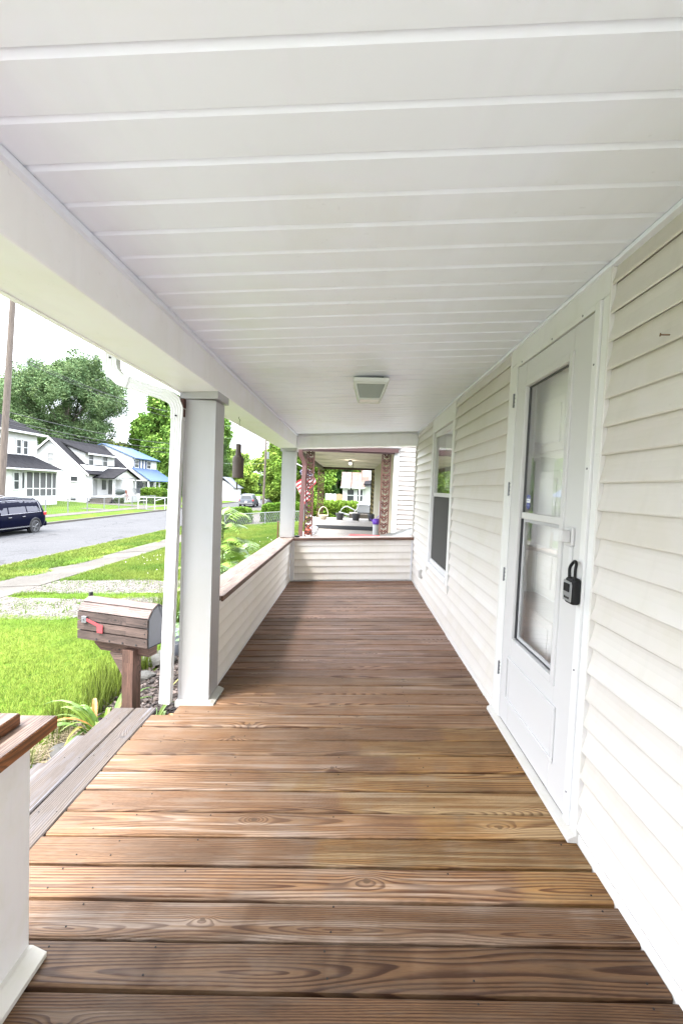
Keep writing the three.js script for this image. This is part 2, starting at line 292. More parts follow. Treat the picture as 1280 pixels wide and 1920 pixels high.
for (let k = -16; k < 41; k++) {
  const zb = -(1.2412 + PITCH * k) , za = zb + PITCH, gap = 0.0075 + rB() * 0.004, r0 = rB(), strip = (k * 7 + 64) % STRIPS;
  const x0 = zb - 0.02 > -2.93 && za < -1.2 ? -1.19 + (rB() - 0.5) * 0.006 : zb < -2.99 ? -1.06 : -1.12, x1 = WX - 0.012 + (rB() - 0.5) * 0.008;
  // board tone, part wear and part daylight and shade painted in: walked-on and bleached by the steps, still brown with old stain by the door and far end
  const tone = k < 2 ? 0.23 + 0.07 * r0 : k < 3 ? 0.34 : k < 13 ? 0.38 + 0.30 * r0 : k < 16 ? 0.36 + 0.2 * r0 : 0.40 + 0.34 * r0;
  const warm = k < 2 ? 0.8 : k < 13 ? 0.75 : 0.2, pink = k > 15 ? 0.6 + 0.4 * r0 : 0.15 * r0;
  const stainLitX = [9, 9, 9, 0.62, -0.1, 0.3, 0.02, -0.35, 0.25, 0.1, 0.55, 9, 9, 9][Math.max(0, Math.min(13, k))], sd = 500 + k;
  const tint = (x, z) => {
    const b = fbm(x * 3.2 + k * 3, z * 22, 600, 4), gg = fbm(x * 7 + k * 2.7, z * 95, 640, 3), bleachLit = k > 0 && k < 13 ? sstep(0.46, 0.60, gg + 0.12 - 0.26 * (x + 0.75)) : 0;  // pale bleaching mixed with daylight from the open side, painted into the tint
    const st = k > 2 && k < 11 ? sstep(-0.03, 0.03, x - stainLitX + 0.1 * (vn(x * 9, z * 30, sd) - 0.5)) : 0;
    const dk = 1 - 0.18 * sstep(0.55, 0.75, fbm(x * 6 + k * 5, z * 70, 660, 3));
    const t = tone * (0.88 + 0.26 * b) * dk * (1 + 0.22 * st), w = warm * (1 - 0.5 * bleachLit);  // lit tone near the door painted over the old stain
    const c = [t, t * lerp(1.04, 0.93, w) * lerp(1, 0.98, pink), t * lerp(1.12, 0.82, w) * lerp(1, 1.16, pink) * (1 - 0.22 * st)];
    return c.map((v, q) => lerp(v, [0.52, 0.57, 0.64][q] * (0.85 + 0.3 * b), bleachLit * 0.42));
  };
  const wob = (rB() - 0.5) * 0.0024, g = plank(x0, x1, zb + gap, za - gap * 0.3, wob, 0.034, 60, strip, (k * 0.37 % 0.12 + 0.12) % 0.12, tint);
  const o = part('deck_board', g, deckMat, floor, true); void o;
  for (const x of [-1.0, -0.86, -0.55, -0.02, 0.4, 0.86]) if (x > x0 + 0.05 && rB() < 0.8) for (const dz of [0.03, 0.112]) if (rB() < 0.6) nail(x + (rB() - 0.5) * 0.025, zb + dz + (rB() - 0.5) * 0.01, wob + 0.0006);
}
// two bleached boards along the step edge
const edgeTint = (s) => (x, z) => { const t = 0.88 + 0.2 * (fbm(x * 3, z * 9, s, 3) - 0.5); return [t, t * 0.985, t * 1.03]; };
const greyBoard = new THREE.MeshStandardMaterial({ map: woodMap, bumpMap: woodBump, bumpScale: 0.002, roughness: 0.75, vertexColors: true, color: lin(0.27, 0.385, 0.60) });
[[-1.332, -1.196], [-1.474, -1.337]].forEach(([a, b], i) => {
  const g = plank(-2.93, 0.4, a, b, 0, 0.036, 20, 9 + i * 3, 0.1, edgeTint(700 + i), 'z');
  part('edge_board', g, greyBoard, floor, true);
  for (let z = -2.8; z < -1.2; z += 0.42) for (const x of [a + 0.03, b - 0.03]) nail(x, z + (rB() - 0.5) * 0.03, 0.0006);
});
{ const o = part('nail_heads', nails, M.dark, floor); o.userData.kind = 'stuff'; }
part('joist_frame', [bx(-1.05, 0.92, -0.3, -0.045, -7.2, 1.0), bx(-1.45, -1.06, -0.3, -0.045, -2.9, 0.4)], mat(0.06, 0.045, 0.035, 0.9), floor);
// the steps down to the garden
const steps = thing('porch_steps', 'bleached wooden steps leading down from porch to the lawn', 'steps', [-1.7, -0.65, -2]);
[[-0.183, -1.478, -1.716], [-0.366, -1.72, -1.97]].forEach(([y, b, a], i) => {
  [[a, (a + b) / 2 - 0.003], [(a + b) / 2 + 0.003, b]].forEach(([p, q], j) => part('tread', plank(-2.93, 0.4, p, q, y, 0.036, 12, 4 + i * 2 + j, 0.2, edgeTint(720 + i * 2 + j), 'z'), greyBoard, steps, true));
  part('riser', bx(b - 0.02, b, y - 0.16, y - 0.037, -2.91, 0.38), M.capTop, steps);
});
part('riser', bx(-1.47, -1.45, -0.19, -0.038, -2.91, 0.38), M.capTop, steps);
part('stringer', [prism([[-1.44, -0.05], [-1.44, -0.75], [-1.95, -0.75], [-1.95, -0.41], [-1.7, -0.41], [-1.7, -0.23], [-1.46, -0.23], [-1.46, -0.05]], 'z', -2.9, -2.86)], M.capTop, steps);
SAG = 0;
// ---- ceiling of ribbed white soffit panels
SAG = CS;
const ceil = thing('porch_ceiling', 'white ribbed vinyl porch ceiling over the deck', null, [0, CY, -3], null, 'structure');
for (let i = 2; i < 29; i++) {
  // two ribs to a panel; each rib: flat, a small step up, then a bevel back down toward the far side
  const zj = -(0.891 + 0.3048 * (i - 6)), P = [], D = 0.0165, top = CY + 0.02;                // zj = joint seam (strong line), panel runs to -z
  const rr = rng(900 + i), dy = (rr() - 0.5) * 0.0016;
  const z = (t) => zj - t, x0 = -0.868, x1 = 0.945;
  if (z(0.3048) < -7.25) continue;
  P.push([z(0.001), top], [z(0.001), CY + D + dy], [z(0.023), CY + dy], [z(0.1524), CY + dy], [z(0.1524), CY + D * 0.75 + dy], [z(0.1744), CY + dy], [z(0.3015), CY + dy], [z(0.3015), top]);
  part('ceiling_panel', prism(P, 'x', x0, x1), M.soffit, ceil);
}
part('edge_channel', [rb(-0.8675, -0.845, CY - 0.022, CY - 0.0015, -7.15, 0.5, 0.003), rb(0.905, 0.94, CY - 0.019, CY - 0.0015, -7.15, 0.5, 0.003)], M.soffit, ceil);
part('roof_deck', [bx(-1.13, 1.3, CY + 0.022, CY + 0.3, -7.6, 0.6)], M.houseGrey, ceil);
// ---- beams
const beam = thing('porch_beam', 'long white boxed beam above the columns on the street side', 'beam', [-1, 2.0, -3]);
const BY = 2.012;
part('beam_casing', rb(-1.098, -0.864, BY, CY + 0.021, -7.3, 0.5, 0.006), M.trim, beam);
part('drip_edge', [bx(-1.113, -1.0985, BY - 0.004, BY + 0.3, -7.3, 0.5), bx(-1.13, -1.1145, BY + 0.006, BY + 0.3, -7.3, 0.5), bx(-1.098, -1.09, BY - 0.0045, BY - 0.0005, -7.3, 0.5)], M.trim, beam);
SAG = 0; part('eave', [bx(-1.66, -1.132, 2.27, 2.285, -7.5, 0.6), bx(-1.68, -1.66, 2.25, 2.42, -7.5, 0.6), bx(-1.7, 1.3, 2.6, 2.7, -7.6, 0.6)], M.trim, beam); SAG = CS;
const beamF = thing('cross_beam', 'white boxed beam across the far end of the porch', 'beam', [0, 2.0, -7.15]);
part('beam_casing', rb(-0.8635, 0.94, BY - 0.008, CY + 0.021, -7.3, -7.08, 0.006), M.trim, beamF);
part('shadow_trim', rb(-0.863, 0.905, CY - 0.03, CY - 0.016, -7.0795, -7.07, 0.002), M.trim, beamF);
SAG = 0;
// ---- columns
function column(label, zf, zb, y0, base) {
  const c = thing('porch_column', label, 'column', [-0.98, y0, (zf + zb) / 2]), x0 = -1.083, x1 = -0.887;
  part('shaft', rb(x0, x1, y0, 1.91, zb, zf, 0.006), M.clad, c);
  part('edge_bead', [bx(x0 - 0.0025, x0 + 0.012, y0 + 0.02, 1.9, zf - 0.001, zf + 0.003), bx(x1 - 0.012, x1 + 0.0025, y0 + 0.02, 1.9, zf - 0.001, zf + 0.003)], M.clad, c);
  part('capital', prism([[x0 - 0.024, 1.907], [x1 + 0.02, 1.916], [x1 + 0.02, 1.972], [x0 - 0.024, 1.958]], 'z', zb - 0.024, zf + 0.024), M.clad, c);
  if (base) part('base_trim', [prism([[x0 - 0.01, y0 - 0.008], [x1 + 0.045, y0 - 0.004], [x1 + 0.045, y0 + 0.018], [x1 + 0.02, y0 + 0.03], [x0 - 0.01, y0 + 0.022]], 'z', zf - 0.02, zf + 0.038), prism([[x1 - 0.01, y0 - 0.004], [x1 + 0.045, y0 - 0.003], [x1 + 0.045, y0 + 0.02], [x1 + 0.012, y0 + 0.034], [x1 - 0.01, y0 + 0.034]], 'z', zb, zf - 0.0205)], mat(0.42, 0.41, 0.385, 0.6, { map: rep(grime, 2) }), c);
  return c;
}
column('near white square column beside the downspout, standing on deck', -3.0, -3.21, -0.05, true);
column('far white square column standing on the corner of half walls', -7.115, -7.32, 0.612, false);
// ---- siding course: curved clapboard lap, extruded
const EXP = 0.1036;
function course(axis, at, sgn, y0, a, b, h = EXP) {                  // sgn: direction the face looks along the other axis
  const o = (d) => at + sgn * d;
  return prism([[o(0.0005), y0 + 0.012], [o(0.0155), y0 + 0.001], [o(0.0185), y0 + 0.006], [o(0.0178), y0 + 0.013], [o(0.0138), y0 + h * 0.27], [o(0.0085), y0 + h * 0.46], [o(0.0045), y0 + h * 0.66], [o(0.0022), y0 + h * 0.84], [o(0.002), y0 + h + 0.006], [o(-0.006), y0 + h + 0.006], [o(-0.006), y0 + 0.012]], axis, a, b);
}
function halfWall(label, base) { return thing('half_wall', label, 'half wall', base); }
SAG = FS;
// left half wall
const hwL = halfWall('long low white sided wall with wood cap along the street side', [-1, 0, -5.2]);
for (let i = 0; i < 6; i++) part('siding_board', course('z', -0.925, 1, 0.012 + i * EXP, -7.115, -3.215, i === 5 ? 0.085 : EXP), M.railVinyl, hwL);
part('wall_core', bx(-1.085, -0.926, -0.02, 0.616, -7.3, -3.22), M.trim, hwL);
part('bottom_rail', rb(-0.926, -0.905, -0.004, 0.0115, -7.115, -3.215, 0.003), M.trim, hwL);
{ const c = part('cap_rail', bx(-1.108, -0.8805, 0.6235, 0.655, -7.34, -3.2155), M.capTopZ, hwL); part('cap_edge', rb(-0.88, -0.866, 0.6165, 0.656, -7.066, -3.2155, 0.003), M.capBrown, hwL); void c; }
part('corner_post', [rb(-0.9055, -0.882, 0, 0.6155, -7.114, -7.088, 0.003)], M.trim, hwL);
// far half wall
const hwF = halfWall('low white sided wall with brown cap across the far porch end', [0, 0, -7.15]);
for (let i = 0; i < 6; i++) part('siding_board', course('x', -7.128, 1, 0.008 + i * EXP, -0.852, 0.898, i === 5 ? 0.072 : EXP).applyMatrix4(new THREE.Matrix4().set(1, 0, 0, 0, 0, 1, 0, 0, 0, 0, 1, 0, 0, 0, 0, 1)), M.railVinyl, hwF);
part('wall_core', bx(-0.9, 0.934, -0.02, 0.612, -7.29, -7.13), M.trim, hwF);
part('corner_post', [rb(-0.881, -0.853, 0, 0.6125, -7.129, -7.1, 0.003)], M.trim, hwF);
part('corner_post', [rb(0.899, 0.922, 0, 0.6125, -7.129, -7.1, 0.003)], M.trim, hwF);
part('cap_rail', bx(-0.8645, 0.925, 0.6185, 0.652, -7.32, -7.0795), M.capTop, hwF);
part('cap_edge', rb(-0.8655, 0.925, 0.6135, 0.653, -7.079, -7.066, 0.003), M.capBrown, hwF);
// near half wall stub at the lower left
const hwN = thing('half_wall_pier', 'near white smooth panelled half wall with stacked orange brown wood caps', 'half wall', [-1.0, 0, -0.5]);
part('panel', rb(-1.1, -0.912, -0.002, 0.662, -1.33, 0.95, 0.004), M.pier, hwN);
part('cap_board', rb(-1.16, -0.872, 0.6645, 0.702, -1.395, 1.0, 0.004), M.capOrange, hwN);
part('cap_top', rb(-1.12, -0.945, 0.7042, 0.738, -1.335, 1.0, 0.004), M.capOrange, hwN);
part('pale_top', [bx(-1.156, -0.876, 0.7022, 0.7038, -1.391, 0.99), bx(-1.116, -0.949, 0.7382, 0.7398, -1.331, 0.99)], M.capTopZ, hwN);  // thin pale plates over the orange cap boards
part('base_trim', [prism([[-0.9115, 0.001], [-0.856, 0.001], [-0.856, 0.016], [-0.897, 0.036], [-0.9115, 0.036]], 'z', -1.325, 0.95)], mat(0.6, 0.585, 0.54, 0.55, { map: rep(grime, 2.4) }), hwN);
column('added unseen white column on the near pier cap, blocks sky light', -0.66, -0.86, 0.70, false);  // added out of view to keep sky light off the lower wall
SAG = 0;
// ================================================================ house wall, door, window
const wall = thing('house_wall', 'cream vinyl clapboard house wall on the right of the porch', 'wall', [WX + 0.1, 0, -3]);
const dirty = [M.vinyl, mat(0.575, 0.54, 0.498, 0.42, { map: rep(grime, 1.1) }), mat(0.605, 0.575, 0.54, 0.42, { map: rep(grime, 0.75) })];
const BASEY = 0.095 - EXP, NC = 22;
const segs = [[-1.803, 1.2, 0], [-4.455, -2.925, 0], [-7.118, -5.735, 0]];
for (const [a, b] of segs) for (let k = 0; k < NC; k++) {
  const y = BASEY + k * EXP, h = Math.min(EXP, 2.252 - y); if (h < 0.02) continue;
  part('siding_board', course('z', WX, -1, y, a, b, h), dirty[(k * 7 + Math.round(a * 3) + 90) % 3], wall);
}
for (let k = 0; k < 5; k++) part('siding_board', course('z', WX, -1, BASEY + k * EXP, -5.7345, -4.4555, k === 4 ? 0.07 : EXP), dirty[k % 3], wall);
part('channel', [...segs.flatMap(([a, b]) => [rb(WX - 0.022, WX + 0.004, 2.2385, 2.262, a, b, 0.003)]), rb(WX - 0.021, WX + 0.004, 0.0, 2.2375, -1.8155, -1.8035, 0.003), rb(WX - 0.021, WX + 0.004, 0.02, 2.2375, -2.9245, -2.9125, 0.003), rb(WX - 0.021, WX + 0.004, 0.42, 2.2375, -4.468, -4.456, 0.003), rb(WX - 0.021, WX + 0.004, 0.42, 2.2375, -5.7345, -5.7225, 0.003)], M.vinylW, wall);
part('corner_trim', rb(WX - 0.034, WX + 0.004, 0.02, 2.24, -7.134, -7.119, 0.003), M.vinylW, wall);
part('base_strip', [rb(WX - 0.012, WX - 0.002, 0.035, 0.085, -1.8, 1.2, 0.003), rb(WX - 0.012, WX - 0.002, 0.035, 0.085, -7.11, -2.93, 0.003)], M.vinylW, wall);
const BK = mat(0.5, 0.48, 0.44, 0.8);
part('wall_core', [bx(WX + 0.007, WX + 0.16, -0.7, 3.2, -1.83, 1.3), bx(WX + 0.007, WX + 0.16, -0.7, 3.2, -4.56, -2.87), bx(WX + 0.007, WX + 0.16, -0.7, 3.2, -7.14, -5.62), bx(WX + 0.007, WX + 0.16, 2.15, 3.2, -2.869, -1.831), bx(WX + 0.007, WX + 0.16, -0.7, 0.03, -2.869, -1.831), bx(WX + 0.007, WX + 0.16, 2.1, 3.2, -5.619, -4.561), bx(WX + 0.007, WX + 0.16, -0.7, 0.53, -5.619, -4.561)], BK, wall);
// room behind, so that glass looks into a real interior
part('room', [bx(WX + 2.6, WX + 2.7, -0.05, 2.6, -7, 1.3), bx(WX + 0.161, WX + 2.7, -0.1, -0.0501, -7, 1.3), bx(WX + 0.161, WX + 2.7, 2.6, 2.7, -7, 1.3), bx(WX + 0.161, WX + 2.6, -0.05, 2.6, -7.1, -7.0), bx(WX + 0.161, WX + 2.6, -0.05, 2.6, 1.3, 1.4), bx(WX + 0.161, WX + 2.6, -0.05, 2.6, -3.9, -3.8)], mat(0.3, 0.28, 0.25, 0.9), wall);
{ const o = part('outlet_cover', [rb(WX - 0.04, WX - 0.006, 0.26, 0.375, -6.19, -6.115, 0.006), rb(WX - 0.05, WX - 0.0405, 0.27, 0.365, -6.183, -6.122, 0.006)], mat(0.52, 0.51, 0.49, 0.5), wall); void o; }
part('nail', [cyl(V(WX - 0.004, 1.879, -1.455), V(WX - 0.035, 1.883, -1.47), 0.0022, 0.0022, 6), cyl(V(WX - 0.035, 1.883, -1.47), V(WX - 0.038, 1.8834, -1.4715), 0.005, 0.005, 8)], mat(0.16, 0.09, 0.05, 0.7), wall);
// ---- storm door with its casing
const door = thing('storm_door', 'white storm door with two glass panes and a kick panel', 'door', [WX, 0.05, -2.36]);
const DW = M.doorWhite, xo = WX - 0.024;
part('casing', [rb(WX - 0.02, WX + 0.1, 0.055, 2.1395, -1.857, -1.816, 0.003), rb(WX - 0.02, WX + 0.1, 0.055, 2.1395, -2.912, -2.800, 0.003), rb(WX - 0.019, WX + 0.1, 2.14, 2.255, -2.912, -1.816, 0.003), rb(WX - 0.0225, WX - 0.0191, 2.142, 2.147, -2.9, -1.82, 0.001)], M.casing, door);
part('frame_rail', [rb(WX - 0.03, WX + 0.03, 0.075, 2.1385, -1.9, -1.8585, 0.003), rb(WX - 0.027, WX + 0.03, 0.075, 2.1385, -2.7985, -2.772, 0.003), rb(WX - 0.029, WX + 0.03, 2.114, 2.1385, -2.7715, -1.9005, 0.003)], M.casing, door);
const yA = 0.085, yB = 2.108, zA = -2.768, zB = -1.906, gx0 = -2.60, gx1 = -2.10, gy0 = 0.60, gy1 = 1.965;
const leafD = part('stile', [rb(xo, WX + 0.012, yA, yB, zA, gx0 - 0.03, 0.003), rb(xo, WX + 0.012, yA, yB, gx1 + 0.03, zB, 0.003), rb(xo + 0.0004, WX + 0.012, gy1 + 0.03, yB - 0.0005, gx0 - 0.0295, gx1 + 0.0295, 0.003), rb(xo + 0.0004, WX + 0.012, yA + 0.0005, gy0 - 0.03, gx0 - 0.0295, gx1 + 0.0295, 0.003)], DW, door); void leafD;
part('glazing_bead', [rb(xo - 0.009, WX, gy0 - 0.042, gy1 + 0.042, gx0 - 0.042, gx0 - 0.006, 0.004), rb(xo - 0.009, WX, gy0 - 0.042, gy1 + 0.042, gx1 + 0.006, gx1 + 0.042, 0.004), rb(xo - 0.0085, WX, gy1 + 0.006, gy1 + 0.042, gx0 - 0.0055, gx1 + 0.0055, 0.004), rb(xo - 0.0085, WX, gy0 - 0.042, gy0 - 0.006, gx0 - 0.0055, gx1 + 0.0055, 0.004)], DW, door);
part('gasket', [bx(WX - 0.012, WX - 0.002, gy0 - 0.004, gy1 + 0.004, gx0 - 0.005, gx0 + 0.002), bx(WX - 0.012, WX - 0.002, gy1 - 0.001, gy1 + 0.004, gx0 + 0.002, gx1 + 0.004), bx(WX - 0.012, WX - 0.002, gy0 - 0.004, gy0 + 0.001, gx0 + 0.002, gx1 + 0.004), bx(WX - 0.018, WX - 0.013, gy0, 1.26, gx0 - 0.003, gx0 + 0.001)], mat(0.05, 0.05, 0.055, 0.5), door);
part('meeting_rail', rb(WX - 0.021, WX + 0.004, 1.262, 1.296, gx0 + 0.0065, gx1 + 0.0055, 0.003), DW, door);
part('inner_sash', [bx(WX - 0.009, WX - 0.002, gy0 + 0.003, 1.2615, gx0 + 0.0125, gx0 + 0.028), bx(WX - 0.009, WX - 0.002, gy0 + 0.003, gy0 + 0.02, gx0 + 0.0285, gx1 - 0.002), bx(WX - 0.009, WX - 0.002, 1.245, 1.2615, gx0 + 0.0285, gx1 - 0.002)], mat(0.4, 0.4, 0.41, 0.5), door);
part('pane', bx(WX - 0.0055, WX - 0.0045, 1.297, gy1 - 0.002, gx0 + 0.006, gx1), M.glass, door);
part('pane', bx(WX - 0.0055, WX - 0.0045, gy0 + 0.0205, 1.2445, gx0 + 0.0285, gx1 - 0.002), M.glass, door);
part('kick_panel', [rb(xo - 0.009, xo + 0.001, 0.228, 0.243, -2.675, -2.03, 0.004), rb(xo - 0.009, xo + 0.001, 0.462, 0.476, -2.675, -2.03, 0.004), rb(xo - 0.0095, xo + 0.001, 0.2435, 0.4615, -2.675, -2.661, 0.004), rb(xo - 0.0095, xo + 0.001, 0.2435, 0.4615, -2.044, -2.03, 0.004)], DW, door);
part('sill', [prism([[WX - 0.05, 0.046], [WX + 0.1, 0.046], [WX + 0.1, 0.09], [WX - 0.02, 0.074], [WX - 0.046, 0.062]], 'z', -2.93, -1.80)], mat(0.5, 0.48, 0.45, 0.5, { map: rep(grime, 2.2) }), door);
for (const y of [1.93, 1.42, 0.92, 0.36]) part('hinge', [cyl(V(WX - 0.031, y - 0.04, -2.7995), V(WX - 0.031, y + 0.04, -2.7995), 0.005, 0.005, 8), ...[-0.03, -0.01, 0.012, 0.032].map(d => cyl(V(WX - 0.0265, y + d, -2.79), V(WX - 0.0285, y + d, -2.79), 0.0035, 0.0035, 7))], M.steel, door);
part('screws', [2.127].flatMap(y => [-2.0, -2.3, -2.7].map(z => cyl(V(WX - 0.028, y, z), V(WX - 0.031, y, z), 0.005, 0.005, 8))).concat([0.2, 0.7, 1.05, 1.5, 1.9].map(y => cyl(V(WX - 0.029, y, -1.88), V(WX - 0.032, y, -1.88), 0.0045, 0.0045, 8))), M.steel, door);
part('bottom_sweep', bx(WX - 0.018, WX + 0.01, 0.0765, 0.0845, zA, zB), M.black, door);
{ const hd = part('handle', [rb(xo - 0.014, xo + 0.001, 1.185, 1.262, -2.03, -1.955, 0.006), rb(xo - 0.052, xo - 0.0145, 1.20, 1.25, -1.99, -1.962, 0.006)], DW, door);
  part('latch', rb(xo - 0.01, xo + 0.001, 1.045, 1.182, -1.985, -1.962, 0.004), M.whiteMetal, hd); }
{ // alarm sticker in the corner of the upper pane: blue shield with a white band
  const S = (w, y0, y1) => prism([[-2.545 - w, y0], [-2.545 + w, y0], [-2.545 + w, y1], [-2.545 - w, y1]], 'x', WX - 0.0068, WX - 0.0058);
  const blue = mat(0.05, 0.06, 0.24, 0.4);
  const sh = part('sticker', [prism([[-2.57, 1.325], [-2.545, 1.312], [-2.52, 1.325], [-2.52, 1.348], [-2.57, 1.348]], 'x', WX - 0.0068, WX - 0.0058), prism([[-2.57, 1.37], [-2.52, 1.37], [-2.52, 1.384], [-2.532, 1.39], [-2.558, 1.39], [-2.57, 1.384]], 'x', WX - 0.0068, WX - 0.0058)], blue, door);
  part('white_band', S(0.025, 1.349, 1.3694), mat(0.8, 0.8, 0.82, 0.4), sh);
  part('print', [bx(WX - 0.0073, WX - 0.0069, 1.376, 1.379, -2.562, -2.528), bx(WX - 0.0073, WX - 0.0069, 1.334, 1.337, -2.56, -2.53), bx(WX - 0.0073, WX - 0.0069, 1.357, 1.362, -2.56, -2.53)], mat(0.3, 0.32, 0.5, 0.5), sh);
}
// the house door behind the storm door: white panelled slab
{ const X = WX + 0.095, inner = part('inner_door', [bx(X, X + 0.04, 0.06, 2.12, -2.78, -1.88)], mat(0.8, 0.8, 0.77, 0.5), door);
  for (const [y0, y1] of [[0.2, 0.75], [0.87, 1.12], [1.24, 1.52], [1.62, 1.9]]) for (const [a, b] of [[-2.68, -2.37], [-2.29, -1.98]]) part('door_panel', [rb(X - 0.012, X + 0.001, y0, y1, a, b, 0.006), rb(X - 0.018, X - 0.011, y0 + 0.04, y1 - 0.04, a + 0.04, b - 0.04, 0.004)], mat(0.82, 0.82, 0.79, 0.45), inner);
  part('knob', [cyl(V(X, 1.41, -1.99), V(X - 0.05, 1.41, -1.99), 0.012, 0.024, 12)], M.steel, inner);
  part('jamb', [bx(WX + 0.013, WX + 0.095, 0.06, 2.112, -2.8, -2.772), bx(WX + 0.013, WX + 0.095, 0.06, 2.112, -1.9, -1.872)], M.casing, door);
}
// ---- key safe hanging from the latch
{
  const k = thing('key_lockbox', 'black and grey key lockbox hanging from the storm door handle', 'lockbox', [xo - 0.03, 0.96, -1.897]);
  const X0 = xo - 0.043, X1 = xo - 0.003, zc = -1.897;
  part('body', rb(X0, X1, 0.962, 1.068, zc - 0.035, zc + 0.035, 0.014, 3), M.black, k);
  part('shackle', tube([V(X1 - 0.026, 1.06, zc - 0.023), V(X1 - 0.026, 1.105, zc - 0.023), V(X1 - 0.02, 1.125, zc - 0.012), V(X1 - 0.018, 1.133, zc + 0.002), V(X1 - 0.02, 1.125, zc + 0.016), V(X1 - 0.026, 1.105, zc + 0.024), V(X1 - 0.026, 1.06, zc + 0.024)], 0.0062, 36, 8), M.black, k);
  const fp = part('face_plate', prism([[zc - 0.033, 0.974], [zc + 0.031, 0.974], [zc + 0.033, 1.04], [zc + 0.026, 1.052], [zc - 0.03, 1.056], [zc - 0.034, 1.045]].map(([a, b]) => [a, b]), 'x', X0 - 0.0035, X0 + 0.001), mat(0.32, 0.33, 0.34, 0.35, { metalness: 0.5 }), k);
  part('dial_cover', rb(X0 - 0.008, X0 - 0.003, 1.012, 1.045, zc - 0.024, zc + 0.022, 0.004, 2), M.black, k);
  const ft = await new (await import('three/addons/loaders/FontLoader.js')).FontLoader().loadAsync('fonts/droid/droid_sans_bold.typeface.json');
  const { TextGeometry } = await import('three/addons/geometries/TextGeometry.js');
  const tg = new TextGeometry('Master', { font: ft, size: 0.0095, depth: 0.0008, curveSegments: 2 }); tg.rotateY(-Math.PI / 2); tg.translate(X0 - 0.0036, 0.984, zc - 0.022);
  part('lettering', tg, M.black, fp);
}
// ---- double-hung window
{
  const w = thing('sash_window', 'white double hung window with dark screened lower half', 'window', [WX, 0.48, -5.09]);
  part('casing', [rb(WX - 0.02, WX + 0.1, 0.49, 2.26, -4.56, -4.4685, 0.003), rb(WX - 0.02, WX + 0.1, 0.49, 2.26, -5.722, -5.62, 0.003), rb(WX - 0.0195, WX + 0.1, 2.075, 2.26, -5.6195, -4.5605, 0.003)], M.casing, w);
  part('sill', rb(WX - 0.026, WX + 0.1, 0.5, 0.555, -5.6195, -4.5605, 0.004), M.casing, w);
  const up = part('upper_sash', [rb(WX + 0.0, WX + 0.03, 1.36, 2.07, -4.62, -4.565, 0.003), rb(WX, WX + 0.03, 1.36, 2.07, -5.615, -5.56, 0.003), rb(WX + 0.0005, WX + 0.03, 2.01, 2.07, -5.5595, -4.6205, 0.003), rb(WX - 0.004, WX + 0.03, 1.335, 1.375, -5.5595, -4.6205, 0.003)], M.doorWhite, w);
  part('pane', bx(WX + 0.014, WX + 0.016, 1.376, 2.0095, -5.5595, -4.6205), M.glass, up);
  const lo = part('lower_sash', [rb(WX - 0.006, WX + 0.028, 0.558, 1.334, -4.62, -4.565, 0.003), rb(WX - 0.006, WX + 0.028, 0.558, 1.334, -5.615, -5.56, 0.003), rb(WX - 0.0055, WX + 0.028, 0.558, 0.61, -5.5595, -4.6205, 0.003)], M.doorWhite, w);
  part('screen', bx(WX + 0.006, WX + 0.008, 0.611, 1.3335, -5.5595, -4.6205), mat(0.035, 0.034, 0.03, 0.8), lo);
  const X = WX + 0.12, bl = part('roller_blind', [bx(X, X + 0.004, 1.42, 2.08, -5.6, -4.58), cyl(V(X, 1.415, -5.6), V(X, 1.415, -4.58), 0.008, 0.008, 8)], mat(0.42, 0.42, 0.38, 0.9), w); void bl;
}
// ---------------------------------------------------------------- things on the porch
{ // downspout: fluted rectangular pipe with two elbows up to the gutter
  const d = thing('downspout', 'white fluted metal downspout with elbows running up beside the near column', 'downspout', [-1.14, -0.03, -2.955]);
  const flute = (w, h) => { const P = [], n = 9; for (let i = 0; i <= n; i++) P.push([h / 2 + (i % 2 ? 0.0019 : 0), -w / 2 + w * i / n]); for (let i = 0; i <= 6; i++) P.push([h / 2 - h * i / 6 * 0.999, w / 2 + (i % 2 ? 0.0015 : 0)]); for (let i = 0; i <= n; i++) P.push([-h / 2 - (i % 2 ? 0.0019 : 0), w / 2 - w * i / n]); for (let i = 1; i < 6; i++) P.push([-h / 2 + h * i / 6, -w / 2 - (i % 2 ? 0.0015 : 0)]); return P; };
  const Zn = V(0, 0, 1), z = -2.965, p = (x, y) => V(x, y, z);
  part('pipe', sweep(flute(0.068, 0.05), [p(-1.152, -0.035), p(-1.112, 1.80)], Zn), M.whiteMetal, d);
  part('elbow', sweep(flute(0.074, 0.056), [p(-1.1125, 1.775), p(-1.111, 1.84), p(-1.128, 1.885), p(-1.165, 1.915), p(-1.2, 1.925)], Zn), M.whiteMetal, d);
  part('pipe', sweep(flute(0.067, 0.049), [p(-1.175, 1.918), p(-1.45, 1.998)], Zn), M.whiteMetal, d);
  part('elbow', sweep(flute(0.074, 0.056), [p(-1.42, 1.99), p(-1.475, 2.008), p(-1.515, 2.045), p(-1.53, 2.09), p(-1.532, 2.27)], Zn), M.whiteMetal, d);
  for (const [x, y] of [[-1.113, 1.795], [-1.53, 2.135]]) part('rivet', cyl(V(x, y, z + 0.03), V(x, y, z + 0.0365), 0.006, 0.006, 8), M.black, d);
  part('rust_patch', [rb(-1.094, -1.068, 1.845, 1.905, z - 0.02, z + 0.02, 0.006, 1), rb(-1.09, -1.07, 1.79, 1.842, z - 0.018, z + 0.018, 0.006)], M.iron, d);
  single('gutter', sweep([[-0.06, 0], [0.05, 0], [0.06, 0.11], [0.05, 0.11], [0.042, 0.008], [-0.052, 0.008], [-0.06, 0.11], [-0.065, 0.11]].map(([a, b]) => [b, a]), [V(-1.6, 2.262, 0.6), V(-1.6, 2.262, -7.5)], V(0, 1, 0)), M.whiteMetal, [-1.6, 2.262, -3], 'white eaves gutter along the outer edge of the porch roof', 'gutter');
}
